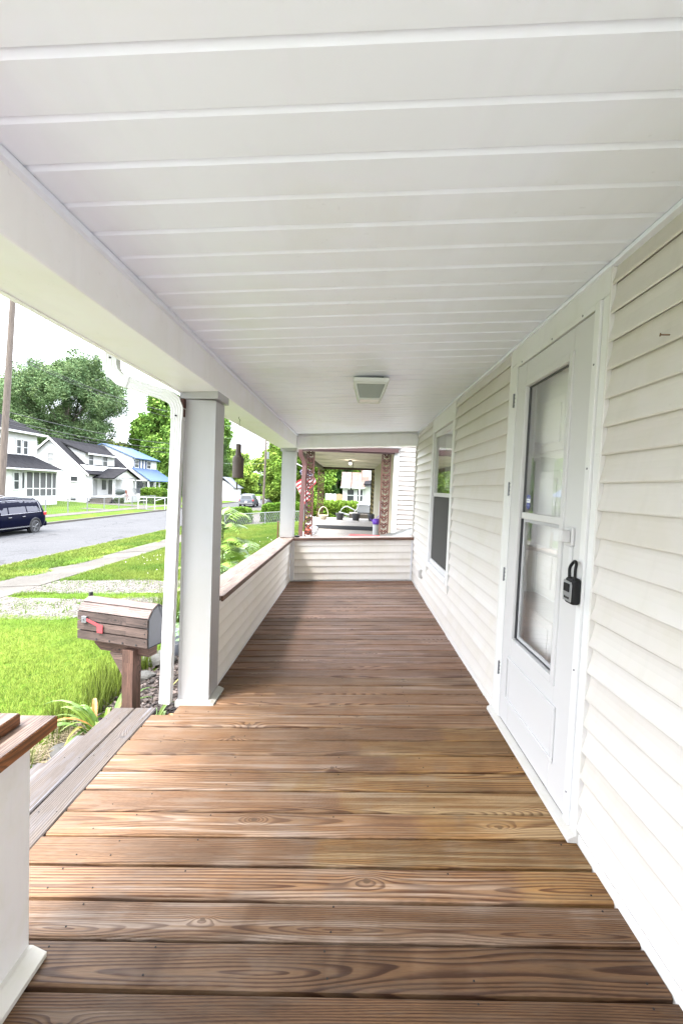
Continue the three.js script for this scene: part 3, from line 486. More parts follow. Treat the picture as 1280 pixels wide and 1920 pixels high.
SAG = CS;
{ // ceiling lantern, loose on one side
  const L = thing('ceiling_light', 'square white lantern ceiling light with frosted panes', 'ceiling light', [0.098, CY, -3.58]);
  const zc = -3.585, xc = 0.098, a = 0.128, b = 0.078, yT = CY - 0.012, y1 = CY - 0.045, y0 = CY - 0.155;
  const g = mat(0.70, 0.72, 0.69, 0.45), tilt = (gm) => gm.applyMatrix4(new THREE.Matrix4().makeTranslation(xc - a, CY, zc).multiply(new THREE.Matrix4().makeRotationZ(-0.045)).multiply(new THREE.Matrix4().makeTranslation(-(xc - a), -CY, -zc)));
  part('wall_box', bx(xc - 0.06, xc + 0.09, CY - 0.008, CY - 0.0005, zc - 0.06, zc + 0.06), M.dark, L);
  part('canopy', tilt(rb(xc - a, xc + a, y1, yT, zc - a, zc + a, 0.004)), g, L);
  const c = [[-1, 1], [1, 1], [1, -1], [-1, -1]], P = (i, s, y) => V(xc + c[i % 4][0] * s, y, zc + c[i % 4][1] * s);
  part('lantern_frame', [0, 1, 2, 3].flatMap(i => [tilt(bar(P(i, a * 0.9, y1), P(i, b, y0), 0.012)), tilt(bar(P(i, b, y0), P(i + 1, b, y0), 0.012)), tilt(bar(P(i, a * 0.9, y1 - 0.004), P(i + 1, a * 0.9, y1 - 0.004), 0.010))]), g, L);
  const frost = phys(0.34, 0.37, 0.33, 0.55, { transmission: 0.2, thickness: 0, side: THREE.DoubleSide });
  for (let i = 0; i < 4; i++) part('pane', tilt(slab([P(i, a * 0.88, y1 - 0.003), P(i, b * 0.98, y0), P(i + 1, b * 0.98, y0), P(i + 1, a * 0.88, y1 - 0.003)], 0.003)), frost, L);
  part('bottom_pane', tilt(slab([P(0, b * 0.9, y0 - 0.001), P(3, b * 0.9, y0 - 0.001), P(2, b * 0.9, y0 - 0.001), P(1, b * 0.9, y0 - 0.001)], 0.003)), mat(0.8, 0.79, 0.76, 0.3), L);
}
SAG = 0;
{ // hanging bottle-shaped bell
  const x = -0.985, z = -4.02, b = thing('wind_bell', 'brown bottle shaped wind bell hanging from the beam on wire', 'wind bell', [x, 1.44, z]);
  const pr = [[0.0465, 0], [0.0472, 0.006], [0.0472, 0.16], [0.045, 0.172], [0.0255, 0.192], [0.0235, 0.2], [0.0235, 0.282], [0.019, 0.287], [0.002, 0.287]].map(([r, y]) => new THREE.Vector2(r, y));
  const g = new THREE.LatheGeometry(pr, 28); g.translate(x, 1.44, z);
  part('bell_body', g, mat(0.075, 0.054, 0.045, 0.65, { map: rep(grime, 6) }), b);
  part('hanging_wire', [cyl(V(x, 1.726, z), V(x + 0.002, 1.915, z), 0.0016, 0.0016, 5), tube([V(x, 1.915, z), V(x + 0.007, 1.925, z), V(x, 1.935, z), V(x - 0.006, 1.945, z), V(x, 1.956, z)], 0.0022, 14, 5)], M.rubber, b);
  part('clapper', [cyl(V(x - 0.004, 1.44, z), V(x - 0.006, 1.36, z), 0.0016, 0.0016, 5), rb(x - 0.012, x + 0.001, 1.34, 1.405, z - 0.001, z + 0.001, 0.001)], mat(0.07, 0.07, 0.03, 0.8), b);
}
{ // small dark dish on the far cap, brown stake by the far column
  const g = new THREE.LatheGeometry([[0.004, 0], [0.03, 0.002], [0.045, 0.02], [0.048, 0.024], [0.04, 0.022], [0.02, 0.008], [0.002, 0.006]].map(p => new THREE.Vector2(...p)), 18); g.translate(-0.83, 0.6135, -7.2);
  single('dish', g, M.black, [-0.83, 0.6135, -7.2], 'small dark dish lying on the far wall cap beside column', 'dish');
  single('stake', [rb(-1.122, -1.103, 0.58, 0.845, -7.13, -7.105, 0.002), rb(-1.126, -1.099, 0.8455, 0.853, -7.134, -7.101, 0.002)], mat(0.14, 0.06, 0.04, 0.7), [-1.11, 0.58, -7.118], 'short brown stake fixed to the outer side of far column', 'stake');
}
// ---------------------------------------------------------------- mailbox on its post
{
  const m = thing('mailbox', 'weathered wooden slat mailbox with red flag on a timber post', 'mailbox', [-1.63, -0.66, -3.52]);
  // built along its own axis: u along the box, w across, then turned about the post
  const C = V(-1.758, 0.135, -3.63), A = -0.255, L = 0.315, W = 0.12;
  const T = (g) => { g.rotateY(A); g.translate(C.x, C.y, C.z); return g; };
  const sec = [[W, 0.0], [W + 0.002, 0.075], [W + 0.001, 0.15], [W - 0.002, 0.222], [W - 0.05, 0.286], [W - 0.118, 0.318]];   // half outline of slats
  const slat = (p, q, s) => { const a = p, b = q, dx = b[0] - a[0], dy = b[1] - a[1], l = Math.hypot(dx, dy), nx = dy / l, ny = -dx / l, e = 0.0055, t = 0.016; const P = [[a[0] + dx * e / l * 1, a[1] + dy * e / l], [b[0] - dx * e / l, b[1] - dy * e / l], [b[0] - dx * e / l - nx * t, b[1] - dy * e / l - ny * t], [a[0] + dx * e / l - nx * t, a[1] + dy * e / l - ny * t]].map(([w, y]) => [w * s, y]); return prism(P, 'x', -L - (s > 0 ? 0.008 : 0), L); };
  for (const s of [1, -1]) for (let i = 0; i < 5; i++) { const w = mat(1, 1, 1, 0.8, { map: rep(greyWood, 0.6, 4), color: lin(0.37 - 0.12 * ((i * 2 + s + 3) % 3 / 2) + (i > 2 ? 0.26 : 0), 0.345 - 0.11 * ((i * 2 + s + 3) % 3 / 2) + (i > 2 ? 0.3 : 0), 0.37 - 0.11 * ((i * 2 + s + 3) % 3 / 2) + (i > 2 ? 0.36 : 0)) }); part('slat', T(slat(sec[i], sec[i + 1], s)), w, m); }
  const out = sec.map(([w, y]) => [w - 0.012, y === 0 ? 0.002 : y - 0.006]), full = [...out, ...out.map(([w, y]) => [-w, y]).reverse()];
  const P2 = full.filter((p, i) => !(i && Math.hypot(p[0] - full[i - 1][0], p[1] - full[i - 1][1]) < 1e-5));
  part('end_panel', T(prism(P2, 'x', L - 0.012, L + 0.0015)), mat(0.075, 0.075, 0.085, 0.6, { map: rep(grime, 4) }), m);
  part('end_panel', T(prism(P2, 'x', -L + 0.004, -L + 0.012)), M.steel, m);
  const rim = []; for (let i = 0; i < P2.length; i++) { const a = P2[i], b = P2[(i + 1) % P2.length]; rim.push(bar(V(L + 0.004, a[1], a[0]), V(L + 0.004, b[1], b[0]), 0.006)); }
  part('end_rim', rim.map(T), M.rubber, m);
  part('floor_board', T(bx(-L, L - 0.014, -0.004, 0.012, -W + 0.02, W - 0.02)), M.mailWood, m);
  part('latch', T(rb(-L - 0.012, -L + 0.006, 0.285, 0.345, -0.02, 0.012, 0.003)), M.rubber, m);
  const fl = part('flag', [T(prism([[0.0, 0.0], [0.155, -0.045], [0.155, -0.095], [0.105, -0.09], [0.105, -0.055], [0.0, -0.022]].map(([a, b]) => [a - L + 0.085, b + 0.178]), 'z', W + 0.012, W + 0.016)), T(rb(-L + 0.19, -L + 0.243, 0.075, 0.14, W + 0.0125, W + 0.0165, 0.002))], mat(0.33, 0.045, 0.055, 0.5), m);
  part('flag_bracket', [T(rb(-L + 0.045, -L + 0.092, 0.138, 0.19, W + 0.002, W + 0.02, 0.004)), T(cyl(V(-L + 0.066, 0.166, W + 0.02), V(-L + 0.066, 0.166, W + 0.027), 0.008, 0.006, 8))], M.steel, fl);
  for (const u of [-0.14, -0.02, 0.10, 0.22]) part('screw', T(cyl(V(u, 0.02, W), V(u, 0.02, W + 0.006), 0.0065, 0.0065, 8)), M.rubber, m);
  for (const y of [0.05, 0.11, 0.19]) part('screw', T(cyl(V(L - 0.02, y, W), V(L - 0.02, y, W + 0.005), 0.0045, 0.0045, 7)), M.rubber, m);
  // arm under the box with chamfered nose, half-lapped onto the post, brace below
  part('arm', [T(prism([[-L + 0.09, -0.006], [L - 0.035, -0.006], [L - 0.035, -0.088], [-L + 0.15, -0.088], [-L + 0.09, -0.04]], 'z', -0.045, 0.05))], M.mailPost, m);
  const px = -1.645, pz = -3.555;
  const R = (g) => { g.rotateY(-0.2); g.translate(px, 0, pz); return g; };
  part('post', [R(rb(-0.048, 0.048, -0.7, 0.098, -0.04, 0.06, 0.004))], M.mailPostV, m);
  part('brace', [R(prism([[-0.05, 0.045], [-0.05, -0.17], [-0.195, 0.045]], 'z', -0.03, 0.012))], M.mailWood, m);
}
// ---------------------------------------------------------------- ground, street and paths
function sheet(xs, z0, z1, lift, nz = 1, yf) {                       // strip following the ground profile: xs = list of x, or function of z
  const L = [];
  for (let j = 0; j < nz; j++) { const za = lerp(z0, z1, j / nz), zb = lerp(z0, z1, (j + 1) / nz), A = typeof xs === 'function' ? xs(za) : xs, B = typeof xs === 'function' ? xs(zb) : xs;
    for (let i = 0; i < A.length - 1; i++) { const p = (x, z) => V(x, (yf ? yf(x, z) : gy(x)) + lift, z), a = p(A[i], za), b = p(A[i + 1], za), c = p(B[i + 1], zb), d = p(B[i], zb); L.push(a, b, c, a, c, d); } }
  const g = tri(L), n = g.attributes.normal; if (n.getY(0) < 0) { const M2 = []; for (let i = 0; i < L.length; i += 3) M2.push(L[i], L[i + 2], L[i + 1]); return tri(M2); } return g;
}
const dense = (a, b, n) => Array.from({ length: n + 1 }, (_, i) => lerp(a, b, i / n));
single('ground', sheet([400, 2, -2.2, -3.2, -8.3, -10.3, -10.42, -10.5, -14.2, -18, -18.02, -18.15, -20, -30, -60, -500], 200, -700, 0), M.grass, [0, -0.66, 0], null, null, null, 'structure');
single('road', sheet([-10.5, -12, -14.2, -16.5, -17.99], 200, -600, 0.02), M.asphalt, [-14, -1.4, -30], null, null, null, 'structure');
single('kerb', [sheet([-10.28, -10.5], 200, -600, 0), bx(-10.5, -10.28, -1.6, -1.313, -600, 200), bx(-18.2, -18.0, -1.6, -1.335, -600, 200)], M.concrete, [-10.4, -1.4, -10], null, null, null, 'structure');
{ // sidewalks: slabs as pieces near by, sheet beyond
  const sw = thing('sidewalk', null, null, [-7.7, -1.15, -20], null, 'structure'), r = rng(41);
  for (let k = 0; k < 26; k++) { const z0 = -4.5 - k * 1.5, a = -6.98 + (r() - 0.5) * 0.08, b = (k < 6 ? -8.55 : -8.3) + (r() - 0.5) * 0.1, l = 0.012 + r() * 0.016, z1 = z0 - 1.485; part('slab', [slab([V(a, gy(a) + l, z0), V(a, gy(a) + l + (r() - 0.5) * 0.012, z1), V(b, gy(b) + l, z1), V(b, gy(b) + l, z0)], 0.09)], M.concrete, sw); }
  part('slab_run', [sheet([-7.0, -8.3], -43.6, -400, 0.02), sheet([-7.0, -8.3], 60, -4.4, 0.012)], M.concrete, sw);
  const far = thing('far_sidewalk', null, null, [-20.6, -1.25, -40], null, 'structure');
  part('slab_run', [sheet([-20.0, -21.2], 60, -300, 0.02)], M.concrete, far);
  part('house_walk', [sheet((z) => [-21.2, -23.2], -39.7, -41.0, 0.02), sheet([-18.2, -20.0], -43.4, -44.8, 0.022), sheet((z) => [-21.2, lerp(-27, -23, 0)], -46.8, -49.6, 0.021)], M.concrete, far);
  part('drive_apron', sheet([-18.2, -20, -21.2, -24, -27], -56.5, -60, 0.024), M.concrete, far);
}
single('driveway', sheet((z) => { const t = (z + 27) / -29; return [lerp(-5.1, -10.3, t), lerp(-6.15, -12.8, t)]; }, -27, -56, 0.03, 10), M.concrete, [-8, -1.2, -40], null, null, null, 'structure');
{ // gravel wheel tracks crossing the lawn
  const strips2 = [[-8.0, -9.35, 0.5], [-9.75, -11.1, 0.42]], rr = rng(61), stones = [];
  const edge = (base, x, s) => base + 0.16 * (vn(x * 1.7, 5, s) - 0.5) * 2 + 0.05 * (vn(x * 7, 5, s) - 0.5) - 0.13 * (x + 4.5) * 0.0;
  strips2.forEach(([za, zb, d], i) => {
    const L = [], N = 34, y = (x) => gy(x) + 0.008, sl = (x) => -(x + 6.9) * 0.42 * -0.62;
    for (let k = 0; k < N; k++) { const x0 = lerp(-6.98, -1.9, k / N), x1 = lerp(-6.98, -1.9, (k + 1) / N); const f = (x) => [V(x, y(x), edge(za, x, 70 + i) + sl(x) * 0.9), V(x, y(x), edge(zb, x, 80 + i) + sl(x) * 0.9)]; const [a, b] = f(x0), [c, e] = f(x1); L.push(a, c, e, a, e, b); for (let q = 0; q < 95; q++) { const t = rr(), u = rr(), X = lerp(x0, x1, t), zz = lerp(lerp(a.z, c.z, t), lerp(b.z, e.z, t), u); if (vn(X * 3, zz * 3, 90) > 0.72) continue; const s = 0.008 + rr() * 0.016; const gg = 0.065 + 0.045 * rr(); stones.push([X, gy(X) + 0.012, zz, s, rr() * 6, (rr() - 0.5), lin(gg * 1.08, gg * 0.97, gg * 0.84), s * 0.65]); } }
    single('gravel_track', tri(L), M.gravel, [-4.5, -0.9, za], null, null, null, 'structure');
  });
  const o = instanced('gravel_stones', new THREE.IcosahedronGeometry(1, 0), mat(1, 1, 1, 0.9), stones); o.userData.kind = 'stuff'; o.userData.label = 'loose pale gravel lying in the driveway tracks'; o.userData.category = 'gravel';
}
single('added_front_walk', sheet([-1.98, -2.2, -3.2, -6.95], -1.2, -2.45, 0.02), mat(0.42, 0.405, 0.38, 0.9), [-4, -0.8, -1.8], null, null, null, 'structure');  // added out of view; pale surface bounces daylight up to the ceiling
single('added_side_path', sheet([2, 0, -1.2], -7.45, -10.3, 0.02), mat(0.42, 0.405, 0.38, 0.9), [0, -0.65, -9], null, null, null, 'structure');  // unseen pale strip added to reflect sky into the far porch end
single('added_side_drive', sheet([6, -1.5, -2.2], 1.1, 6.6, 0.02), mat(0.42, 0.405, 0.38, 0.9), [0, -0.65, 4], null, null, null, 'structure');  // added behind the camera as a reflector for the porch ceiling
{ const h = thing('added_side_house', 'added unseen white house behind the viewer, reflects light onto ceiling ribs', 'house', [4, -0.66, 12]); part('wall', bx(-2.5, 9, -0.7, 5.2, 7, 16), M.vinylW, h); part('roof', [slab([V(-3, 5.2, 6.5), V(-3, 8.2, 11.5), V(9.5, 8.2, 11.5), V(9.5, 5.2, 6.5)], 0.15), slab([V(9.5, 5.2, 16.5), V(9.5, 8.2, 11.5), V(-3, 8.2, 11.5), V(-3, 5.2, 16.5)], 0.15)], M.greyRoof, h); }  // added out of view so its white wall brightens the ceiling bevels
// planting bed by the porch
single('mulch_bed', sheet([-1.06, -1.5, -2.05], -2.94, -9.5, 0.012), M.soil, [-1.5, -0.65, -5], null, null, null, 'structure');
{
  const r = rng(83), chips = [];
  for (let i = 0; i < 5200; i++) { const z = -2.95 - r() * 4.2, x = -1.1 - r() * 1.1, s = 0.012 + r() * 0.022, t = 0.015 + r() * r() * 0.13; chips.push([x, gy(x) + 0.018 + r() * 0.012, z, s, r() * 6.3, (r() - 0.5) * 1.6, lin(t * 1.12, t * 0.86, t * 0.76), s * 0.4]); }
  const o = instanced('mulch', new THREE.BoxGeometry(1.6, 0.7, 0.7), mat(1, 1, 1, 0.95), chips); o.userData = { kind: 'stuff', label: 'dark brown bark mulch in the bed beside the porch', category: 'mulch' };
  const st = [];
  for (let i = 0; i < 900; i++) { const z = -2.0 - r() * 1.7, x = -1.98 - r() * 0.28, t = 0.13 + r() * 0.13; st.push([x, gy(x) + 0.03 + r() * 0.05, z, 0.05 + r() * 0.09, r() * 6.3, (r() - 0.5) * 0.7, lin(t * 1.1, t * 0.9, t * 0.55), 0.05]); }
  const o2 = instanced('dry_straw', new THREE.BoxGeometry(2, 0.04, 0.03), mat(1, 1, 1, 0.9), st); o2.userData = { kind: 'stuff', label: 'dry straw and dead stalks beside the porch steps', category: 'straw' };
  // edging stones
  const spots = [[-2.12, -5.2, 0.16], [-2.05, -5.75, 0.13], [-2.2, -6.3, 0.17], [-2.08, -4.75, 0.1], [-2.02, -3.32, 0.12], [-2.1, -3.05, 0.1], [-2.15, -6.9, 0.15]];
  const lab = ['flat grey stone behind mailbox, largest beside the downspout', 'grey edging stone next to the pail in the bed', 'grey edging stone beyond the pail at the lawn edge', 'small grey stone in front of the large one in bed', 'grey stone in dry straw beside the steps', 'small grey stone nearest the steps in straw', 'farthest grey edging stone of the mulch bed'];
  spots.forEach(([x, z, s], i) => { const g = new THREE.IcosahedronGeometry(1, 2), p = g.attributes.position; for (let k = 0; k < p.count; k++) { const v = V().fromBufferAttribute(p, k), n = 0.8 + 0.45 * vn(v.x * 1.6 + i * 9 + 5, v.y * 1.6 + v.z * 1.3 + 5, 95 + i); p.setXYZ(k, v.x * s * n * 1.25, v.y * s * n * 0.5, v.z * s * n); } g.computeVertexNormals(); g.rotateY(i * 1.3); g.translate(x, gy(x) + s * 0.28, z); single('edging_stone', g, new THREE.MeshStandardMaterial({ map: rep(concreteTex, 2), color: lin(0.85, 0.9, 0.95), roughness: 0.9 }), [x, gy(x), z], lab[i], 'stone', 'stones edging the bed'); });
  { const b = thing('pail', 'pale grey plastic pail in the mulch bed behind the column', 'bucket', [-2.02, -0.66, -5.5]); const g = new THREE.LatheGeometry([[0.001, 0], [0.1, 0], [0.125, 0.24], [0.133, 0.245], [0.133, 0.262], [0.122, 0.262], [0.096, 0.01], [0.001, 0.01]].map(p => new THREE.Vector2(...p)), 24); g.translate(-2.02, -0.65, -5.5); part('body', g, mat(0.25, 0.27, 0.31, 0.45), b); part('handle', tube([V(-2.155, -0.4, -5.5), V(-2.13, -0.47, -5.38), V(-2.02, -0.5, -5.36), V(-1.91, -0.47, -5.38), V(-1.885, -0.4, -5.5)], 0.004, 18, 5), M.galv, b); }
}
// ---------------------------------------------------------------- grass
function tuftGeo(seed, n, h, spread, w, bend) {
  const r = rng(seed), L = [], up = [];
  for (let i = 0; i < n; i++) { const a = r() * 6.28, x = (r() - 0.5) * spread, z = (r() - 0.5) * spread, hh = h * (0.55 + 0.6 * r()), bx0 = Math.cos(a) * bend * hh * (0.3 + r()), bz = Math.sin(a) * bend * hh * (0.3 + r()), s = V(-Math.sin(a), 0, Math.cos(a)).multiplyScalar(w); const p0 = V(x, 0, z), p1 = V(x + bx0 * 0.35, hh * 0.55, z + bz * 0.35), p2 = V(x + bx0, hh, z + bz); L.push(p0.clone().sub(s), p0.clone().add(s), p1.clone().add(s.clone().multiplyScalar(0.8)), p0.clone().sub(s), p1.clone().add(s.clone().multiplyScalar(0.8)), p1.clone().sub(s.clone().multiplyScalar(0.8)), p1.clone().sub(s.clone().multiplyScalar(0.8)), p1.clone().add(s.clone().multiplyScalar(0.8)), p2); }
  void up; return tri(L);
}
const gMat = new THREE.MeshPhysicalMaterial({ color: 0xffffff, roughness: 0.75, specularIntensity: 0.2, side: THREE.DoubleSide, transmission: 0.3, thickness: 0 });
const gcol = (r, y) => { const t = 0.75 + 0.5 * r(), q = y ?? r(); return lin(lerp(0.115, 0.20, q) * t, lerp(0.205, 0.26, q) * t, lerp(0.026, 0.042, q) * t); };
function lawn(name, label, n, x0, x1, z0, z1, s, seed, geo, skip, dk = 1) {
  const r = rng(seed), list = [];
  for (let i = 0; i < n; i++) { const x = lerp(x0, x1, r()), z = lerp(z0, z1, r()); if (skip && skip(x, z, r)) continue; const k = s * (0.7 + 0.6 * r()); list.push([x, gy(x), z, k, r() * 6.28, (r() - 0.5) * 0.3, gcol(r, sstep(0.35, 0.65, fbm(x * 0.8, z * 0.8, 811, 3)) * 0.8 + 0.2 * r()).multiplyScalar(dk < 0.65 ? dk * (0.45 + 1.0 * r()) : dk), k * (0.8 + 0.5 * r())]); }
  const o = instanced(numbered(name), geo, gMat, list); o.userData = { kind: 'stuff', label, category: 'grass' }; return o;
}
const inTrack = (x, z) => { const s = (x + 6.9) * 0.42 * 0.62 * 0.9; return (z < -8.02 + s && z > -9.33 + s) || (z < -9.77 + s && z > -11.08 + s); };
lawn('lawn_grass', 'short bright green lawn between porch steps and gravel tracks', 52000, -2.2, -6.95, -1.2, -9.4, 1, 821, tuftGeo(1, 8, 0.034, 0.06, 0.0016, 0.8), (x, z, r) => z > -2.5 || (inTrack(x, z) && r() < 0.965));
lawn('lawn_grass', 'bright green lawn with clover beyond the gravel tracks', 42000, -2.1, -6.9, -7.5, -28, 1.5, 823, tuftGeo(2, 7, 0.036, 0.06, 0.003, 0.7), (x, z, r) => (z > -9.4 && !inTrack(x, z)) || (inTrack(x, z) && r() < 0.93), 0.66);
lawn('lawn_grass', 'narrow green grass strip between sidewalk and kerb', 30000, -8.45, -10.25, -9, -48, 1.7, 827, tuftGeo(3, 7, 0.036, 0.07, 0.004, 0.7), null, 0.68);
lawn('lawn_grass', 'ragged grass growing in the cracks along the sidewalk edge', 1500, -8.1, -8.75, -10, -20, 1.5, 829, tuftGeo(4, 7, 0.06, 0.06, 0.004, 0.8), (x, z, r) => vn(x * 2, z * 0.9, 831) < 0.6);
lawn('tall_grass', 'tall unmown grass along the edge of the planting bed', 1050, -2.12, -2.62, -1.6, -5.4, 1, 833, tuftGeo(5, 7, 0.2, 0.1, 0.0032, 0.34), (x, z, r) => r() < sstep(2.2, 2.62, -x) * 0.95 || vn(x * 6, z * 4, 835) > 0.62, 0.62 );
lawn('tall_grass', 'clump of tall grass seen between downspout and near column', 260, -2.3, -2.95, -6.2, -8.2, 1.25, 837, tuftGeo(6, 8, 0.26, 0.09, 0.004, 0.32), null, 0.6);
{ const r = rng(853), list = []; for (let i = 0; i < 70; i++) { const x = lerp(-3, -6.9, r()), z = lerp(-11.3, -20, r()); if (vn(x, z, 855) < 0.35) continue; const s = 0.008 + 0.006 * r(); list.push([x, gy(x) + 0.05, z, s, 0, 0, lin(0.7, 0.7, 0.66), s * 0.8]); } const o = instanced('clover_flowers', new THREE.IcosahedronGeometry(1, 1), mat(1, 1, 1, 0.8), list); o.userData = { kind: 'stuff', label: 'white clover flowers dotted in the lawn', category: 'flowers' }; }
// ---------------------------------------------------------------- daylily and young tree by the porch
function blade(p, dir, len, w, lift, droop, m, seg = 7) {            // arching strap leaf with a V fold
  const pts = []; for (let i = 0; i <= seg; i++) { const t = i / seg; pts.push(V(p.x + dir.x * len * t, p.y + lift * (t * 1.6 - droop * t * t), p.z + dir.z * len * t)); }
  const side = V(-dir.z, 0, dir.x), L = [];
  const ring = pts.map((q, i) => { const t = i / seg, ww = w * Math.sin(Math.PI * Math.min(1, 0.16 + t * 0.84)) + 0.001; return [q.clone().addScaledVector(side, -ww).add(V(0, ww * 0.5, 0)), q, q.clone().addScaledVector(side, ww).add(V(0, ww * 0.5, 0))]; });
  for (let i = 0; i < seg; i++) for (const k of [0, 1]) L.push(ring[i][k], ring[i][k + 1], ring[i + 1][k + 1], ring[i][k], ring[i + 1][k + 1], ring[i + 1][k]);
  return tri(L);
}
{
  const r = rng(871), lm = [[0.10, 0.19, 0.025], [0.15, 0.23, 0.03], [0.24, 0.22, 0.035], [0.36, 0.16, 0.03]].map(c => phys(...c, 0.55, { side: THREE.DoubleSide, transmission: 0.15, thickness: 0 }));
  const lily = (x, z, n, label, s) => { const t = thing('daylily', label, 'plant', [x, gy(x), z], 'daylilies by the mailbox'); for (let i = 0; i < n; i++) { const a = r() * 6.28, p = V(x + (r() - 0.5) * 0.1, gy(x), z + (r() - 0.5) * 0.1); part('leaf', blade(p, V(Math.cos(a), 0, Math.sin(a)), s * (0.22 + r() * 0.3), 0.012 + r() * 0.009, s * (0.26 + r() * 0.28), 0.9 + r() * 0.8, 0), lm[Math.min(3, Math.floor(r() * r() * 5))], t); } };
  lily(-1.88, -3.55, 36, 'daylily with green and orange yellowing leaves left of mailbox post', 1);
  lily(-1.52, -3.75, 12, 'smaller daylily clump between mailbox post and downspout', 0.75);
  lily(-1.45, -4.6, 9, 'thin yellow green daylily in mulch by the downspout', 0.6);
}
function frond(p, dir, len, lift, nl, ls) {                          // pinnate leaf
  const L = [], axis = []; for (let i = 0; i <= 12; i++) { const t = i / 12; axis.push(V(p.x + dir.x * len * t, p.y + lift * (1.5 * t - 1.35 * t * t), p.z + dir.z * len * t)); }
  const c = new THREE.CatmullRomCurve3(axis), side = V(-dir.z, 0, dir.x), leaves = [];
  for (let i = 1; i <= nl; i++) for (const s of [-1, 1]) { const t = 0.15 + 0.85 * i / nl, q = c.getPoint(Math.min(1, t)), l = ls * Math.sin(Math.PI * (0.2 + 0.72 * t)) + 0.01, d = side.clone().multiplyScalar(s).addScaledVector(dir, 0.5).add(V(0, -0.45, 0)).normalize(), w = V().crossVectors(d, V(0, 1, 0)).normalize().multiplyScalar(l * 0.17), tip = q.clone().addScaledVector(d, l), mid = q.clone().addScaledVector(d, l * 0.4); leaves.push(q, mid.clone().add(w), tip, q, tip, mid.clone().sub(w)); }
  return [tri(leaves), tube(axis, 0.004, 10, 4)];
}
{
  const r = rng(881), lime = [0.17, 0.29, 0.03], deep = [0.075, 0.17, 0.028];
  const plant = (x, z, h, n, c, label, fl, ls) => {
    const t = thing('sapling', label, 'plant', [x, gy(x), z]); part('stem', tube([V(x, gy(x), z), V(x + 0.03, gy(x) + h * 0.5, z), V(x + 0.02, gy(x) + h, z)], 0.012, 8, 6), mat(0.12, 0.16, 0.04, 0.8), t);
    for (let i = 0; i < n; i++) { const a = i * 2.4 + r(), y = gy(x) + h * (0.35 + 0.65 * i / n), k = 0.8 + 0.4 * r(), yy = i / n, m = phys(c[0] * k, c[1] * k, c[2], 0.6, { side: THREE.DoubleSide, transmission: 0.2, thickness: 0 }); part('frond', frond(V(x + 0.02, y, z), V(Math.cos(a), 0, Math.sin(a)), fl * (0.7 + 0.5 * r()) * (1.1 - 0.5 * yy), 0.1 + 0.2 * r() * (1 + yy), 11, ls), m, t); }
  };
  plant(-1.72, -6.2, 1.60, 44, lime, 'lime green young tree with feathery leaves behind the side wall', 0.5, 0.15);
  plant(-1.45, -4.9, 1.0, 42, deep, 'dark green leafy weed between near column and the lime sapling', 0.42, 0.13);
  plant(-1.55, -7.0, 1.05, 30, [0.10, 0.2, 0.026], 'lower yellow green sapling spreading beyond the lime young tree', 0.6, 0.15);
}
// ---------------------------------------------------------------- the street: van, houses, poles, wires
function carBody(st, n = 3) {                                        // stations along z: [z, yb, ybelt, yroof, wb, wr]; returns sampler + geometry
  const S = (z) => { let i = 0; while (i < st.length - 2 && z > st[i + 1][0]) i++; const a = st[i], b = st[i + 1]; let t = Math.min(1, Math.max(0, (z - a[0]) / (b[0] - a[0]))); return a.map((v, k) => lerp(v, b[k], t)); };
  const ring = (z) => { const [, yb, ye, yr, w, wr] = S(z), R = [[w * 0.86, yb], [w * 0.97, yb + 0.1], [w, lerp(yb, ye, 0.45)], [w * 0.985, lerp(yb, ye, 0.8)], [w * 0.95, ye], [lerp(w * 0.95, wr, 0.5) + 0.01, lerp(ye, yr, 0.55)], [wr, yr - 0.055], [wr - 0.1, yr - 0.01], [wr * 0.45, yr + 0.012]]; return [...R.map(([x, y]) => V(x, y, z)), ...R.map(([x, y]) => V(-x, y, z)).reverse()]; };
  const zs = []; for (let i = 0; i < st.length - 1; i++) for (let k = 0; k < n; k++) zs.push(lerp(st[i][0], st[i + 1][0], k / n)); zs.push(st[st.length - 1][0]);
  const pos = [], idx = [], m = 18; zs.forEach(z => ring(z).forEach(v => pos.push(v.x, v.y, v.z)));
  for (let i = 0; i < zs.length - 1; i++) for (let j = 0; j < m; j++) { const a = i * m + j, b = i * m + (j + 1) % m; idx.push(a, a + m, b, b, a + m, b + m); }
  for (const [i, f] of [[0, 0], [zs.length - 1, 1]]) for (let j = 1; j < m - 1; j++) f ? idx.push(i * m, i * m + j + 1, i * m + j) : idx.push(i * m, i * m + j, i * m + j + 1);
  const g = new THREE.BufferGeometry(); g.setAttribute('position', new THREE.Float32BufferAttribute(pos, 3)); g.setIndex(idx); g.computeVertexNormals(); g.setAttribute('uv', new THREE.Float32BufferAttribute(new Float32Array(pos.length / 3 * 2), 2));
  const side = (z, t, s, off = 0.006) => { const [, , ye, yr, w, wr] = S(z), x0 = w * 0.95, x1 = lerp(x0, wr, 0.5) + 0.01; const x = t < 0.55 ? lerp(x0, x1, t / 0.55) : lerp(x1, wr, (t - 0.55) / 0.45); return V(s * (x + off), lerp(ye, yr - 0.055, t), z); };
  const patch = (z0, z1, t0, t1, s, skew0 = 0, skew1 = 0) => { const L = [], N = 5; for (let i = 0; i < N; i++) for (const [ta, tb] of [[t0, (t0 + t1) / 2], [(t0 + t1) / 2, t1]]) { const f = (k, t) => { const u = (t - t0) / (t1 - t0); return side(lerp(z0 + skew0 * u, z1 + skew1 * u, k / N), t, s); }; const a = f(i, ta), b = f(i + 1, ta), c = f(i + 1, tb), d = f(i, tb); s > 0 ? L.push(a, b, c, a, c, d) : L.push(a, c, b, a, d, c); } const g2 = tri(L); return g2; };
  return { g, S, side, patch };
}
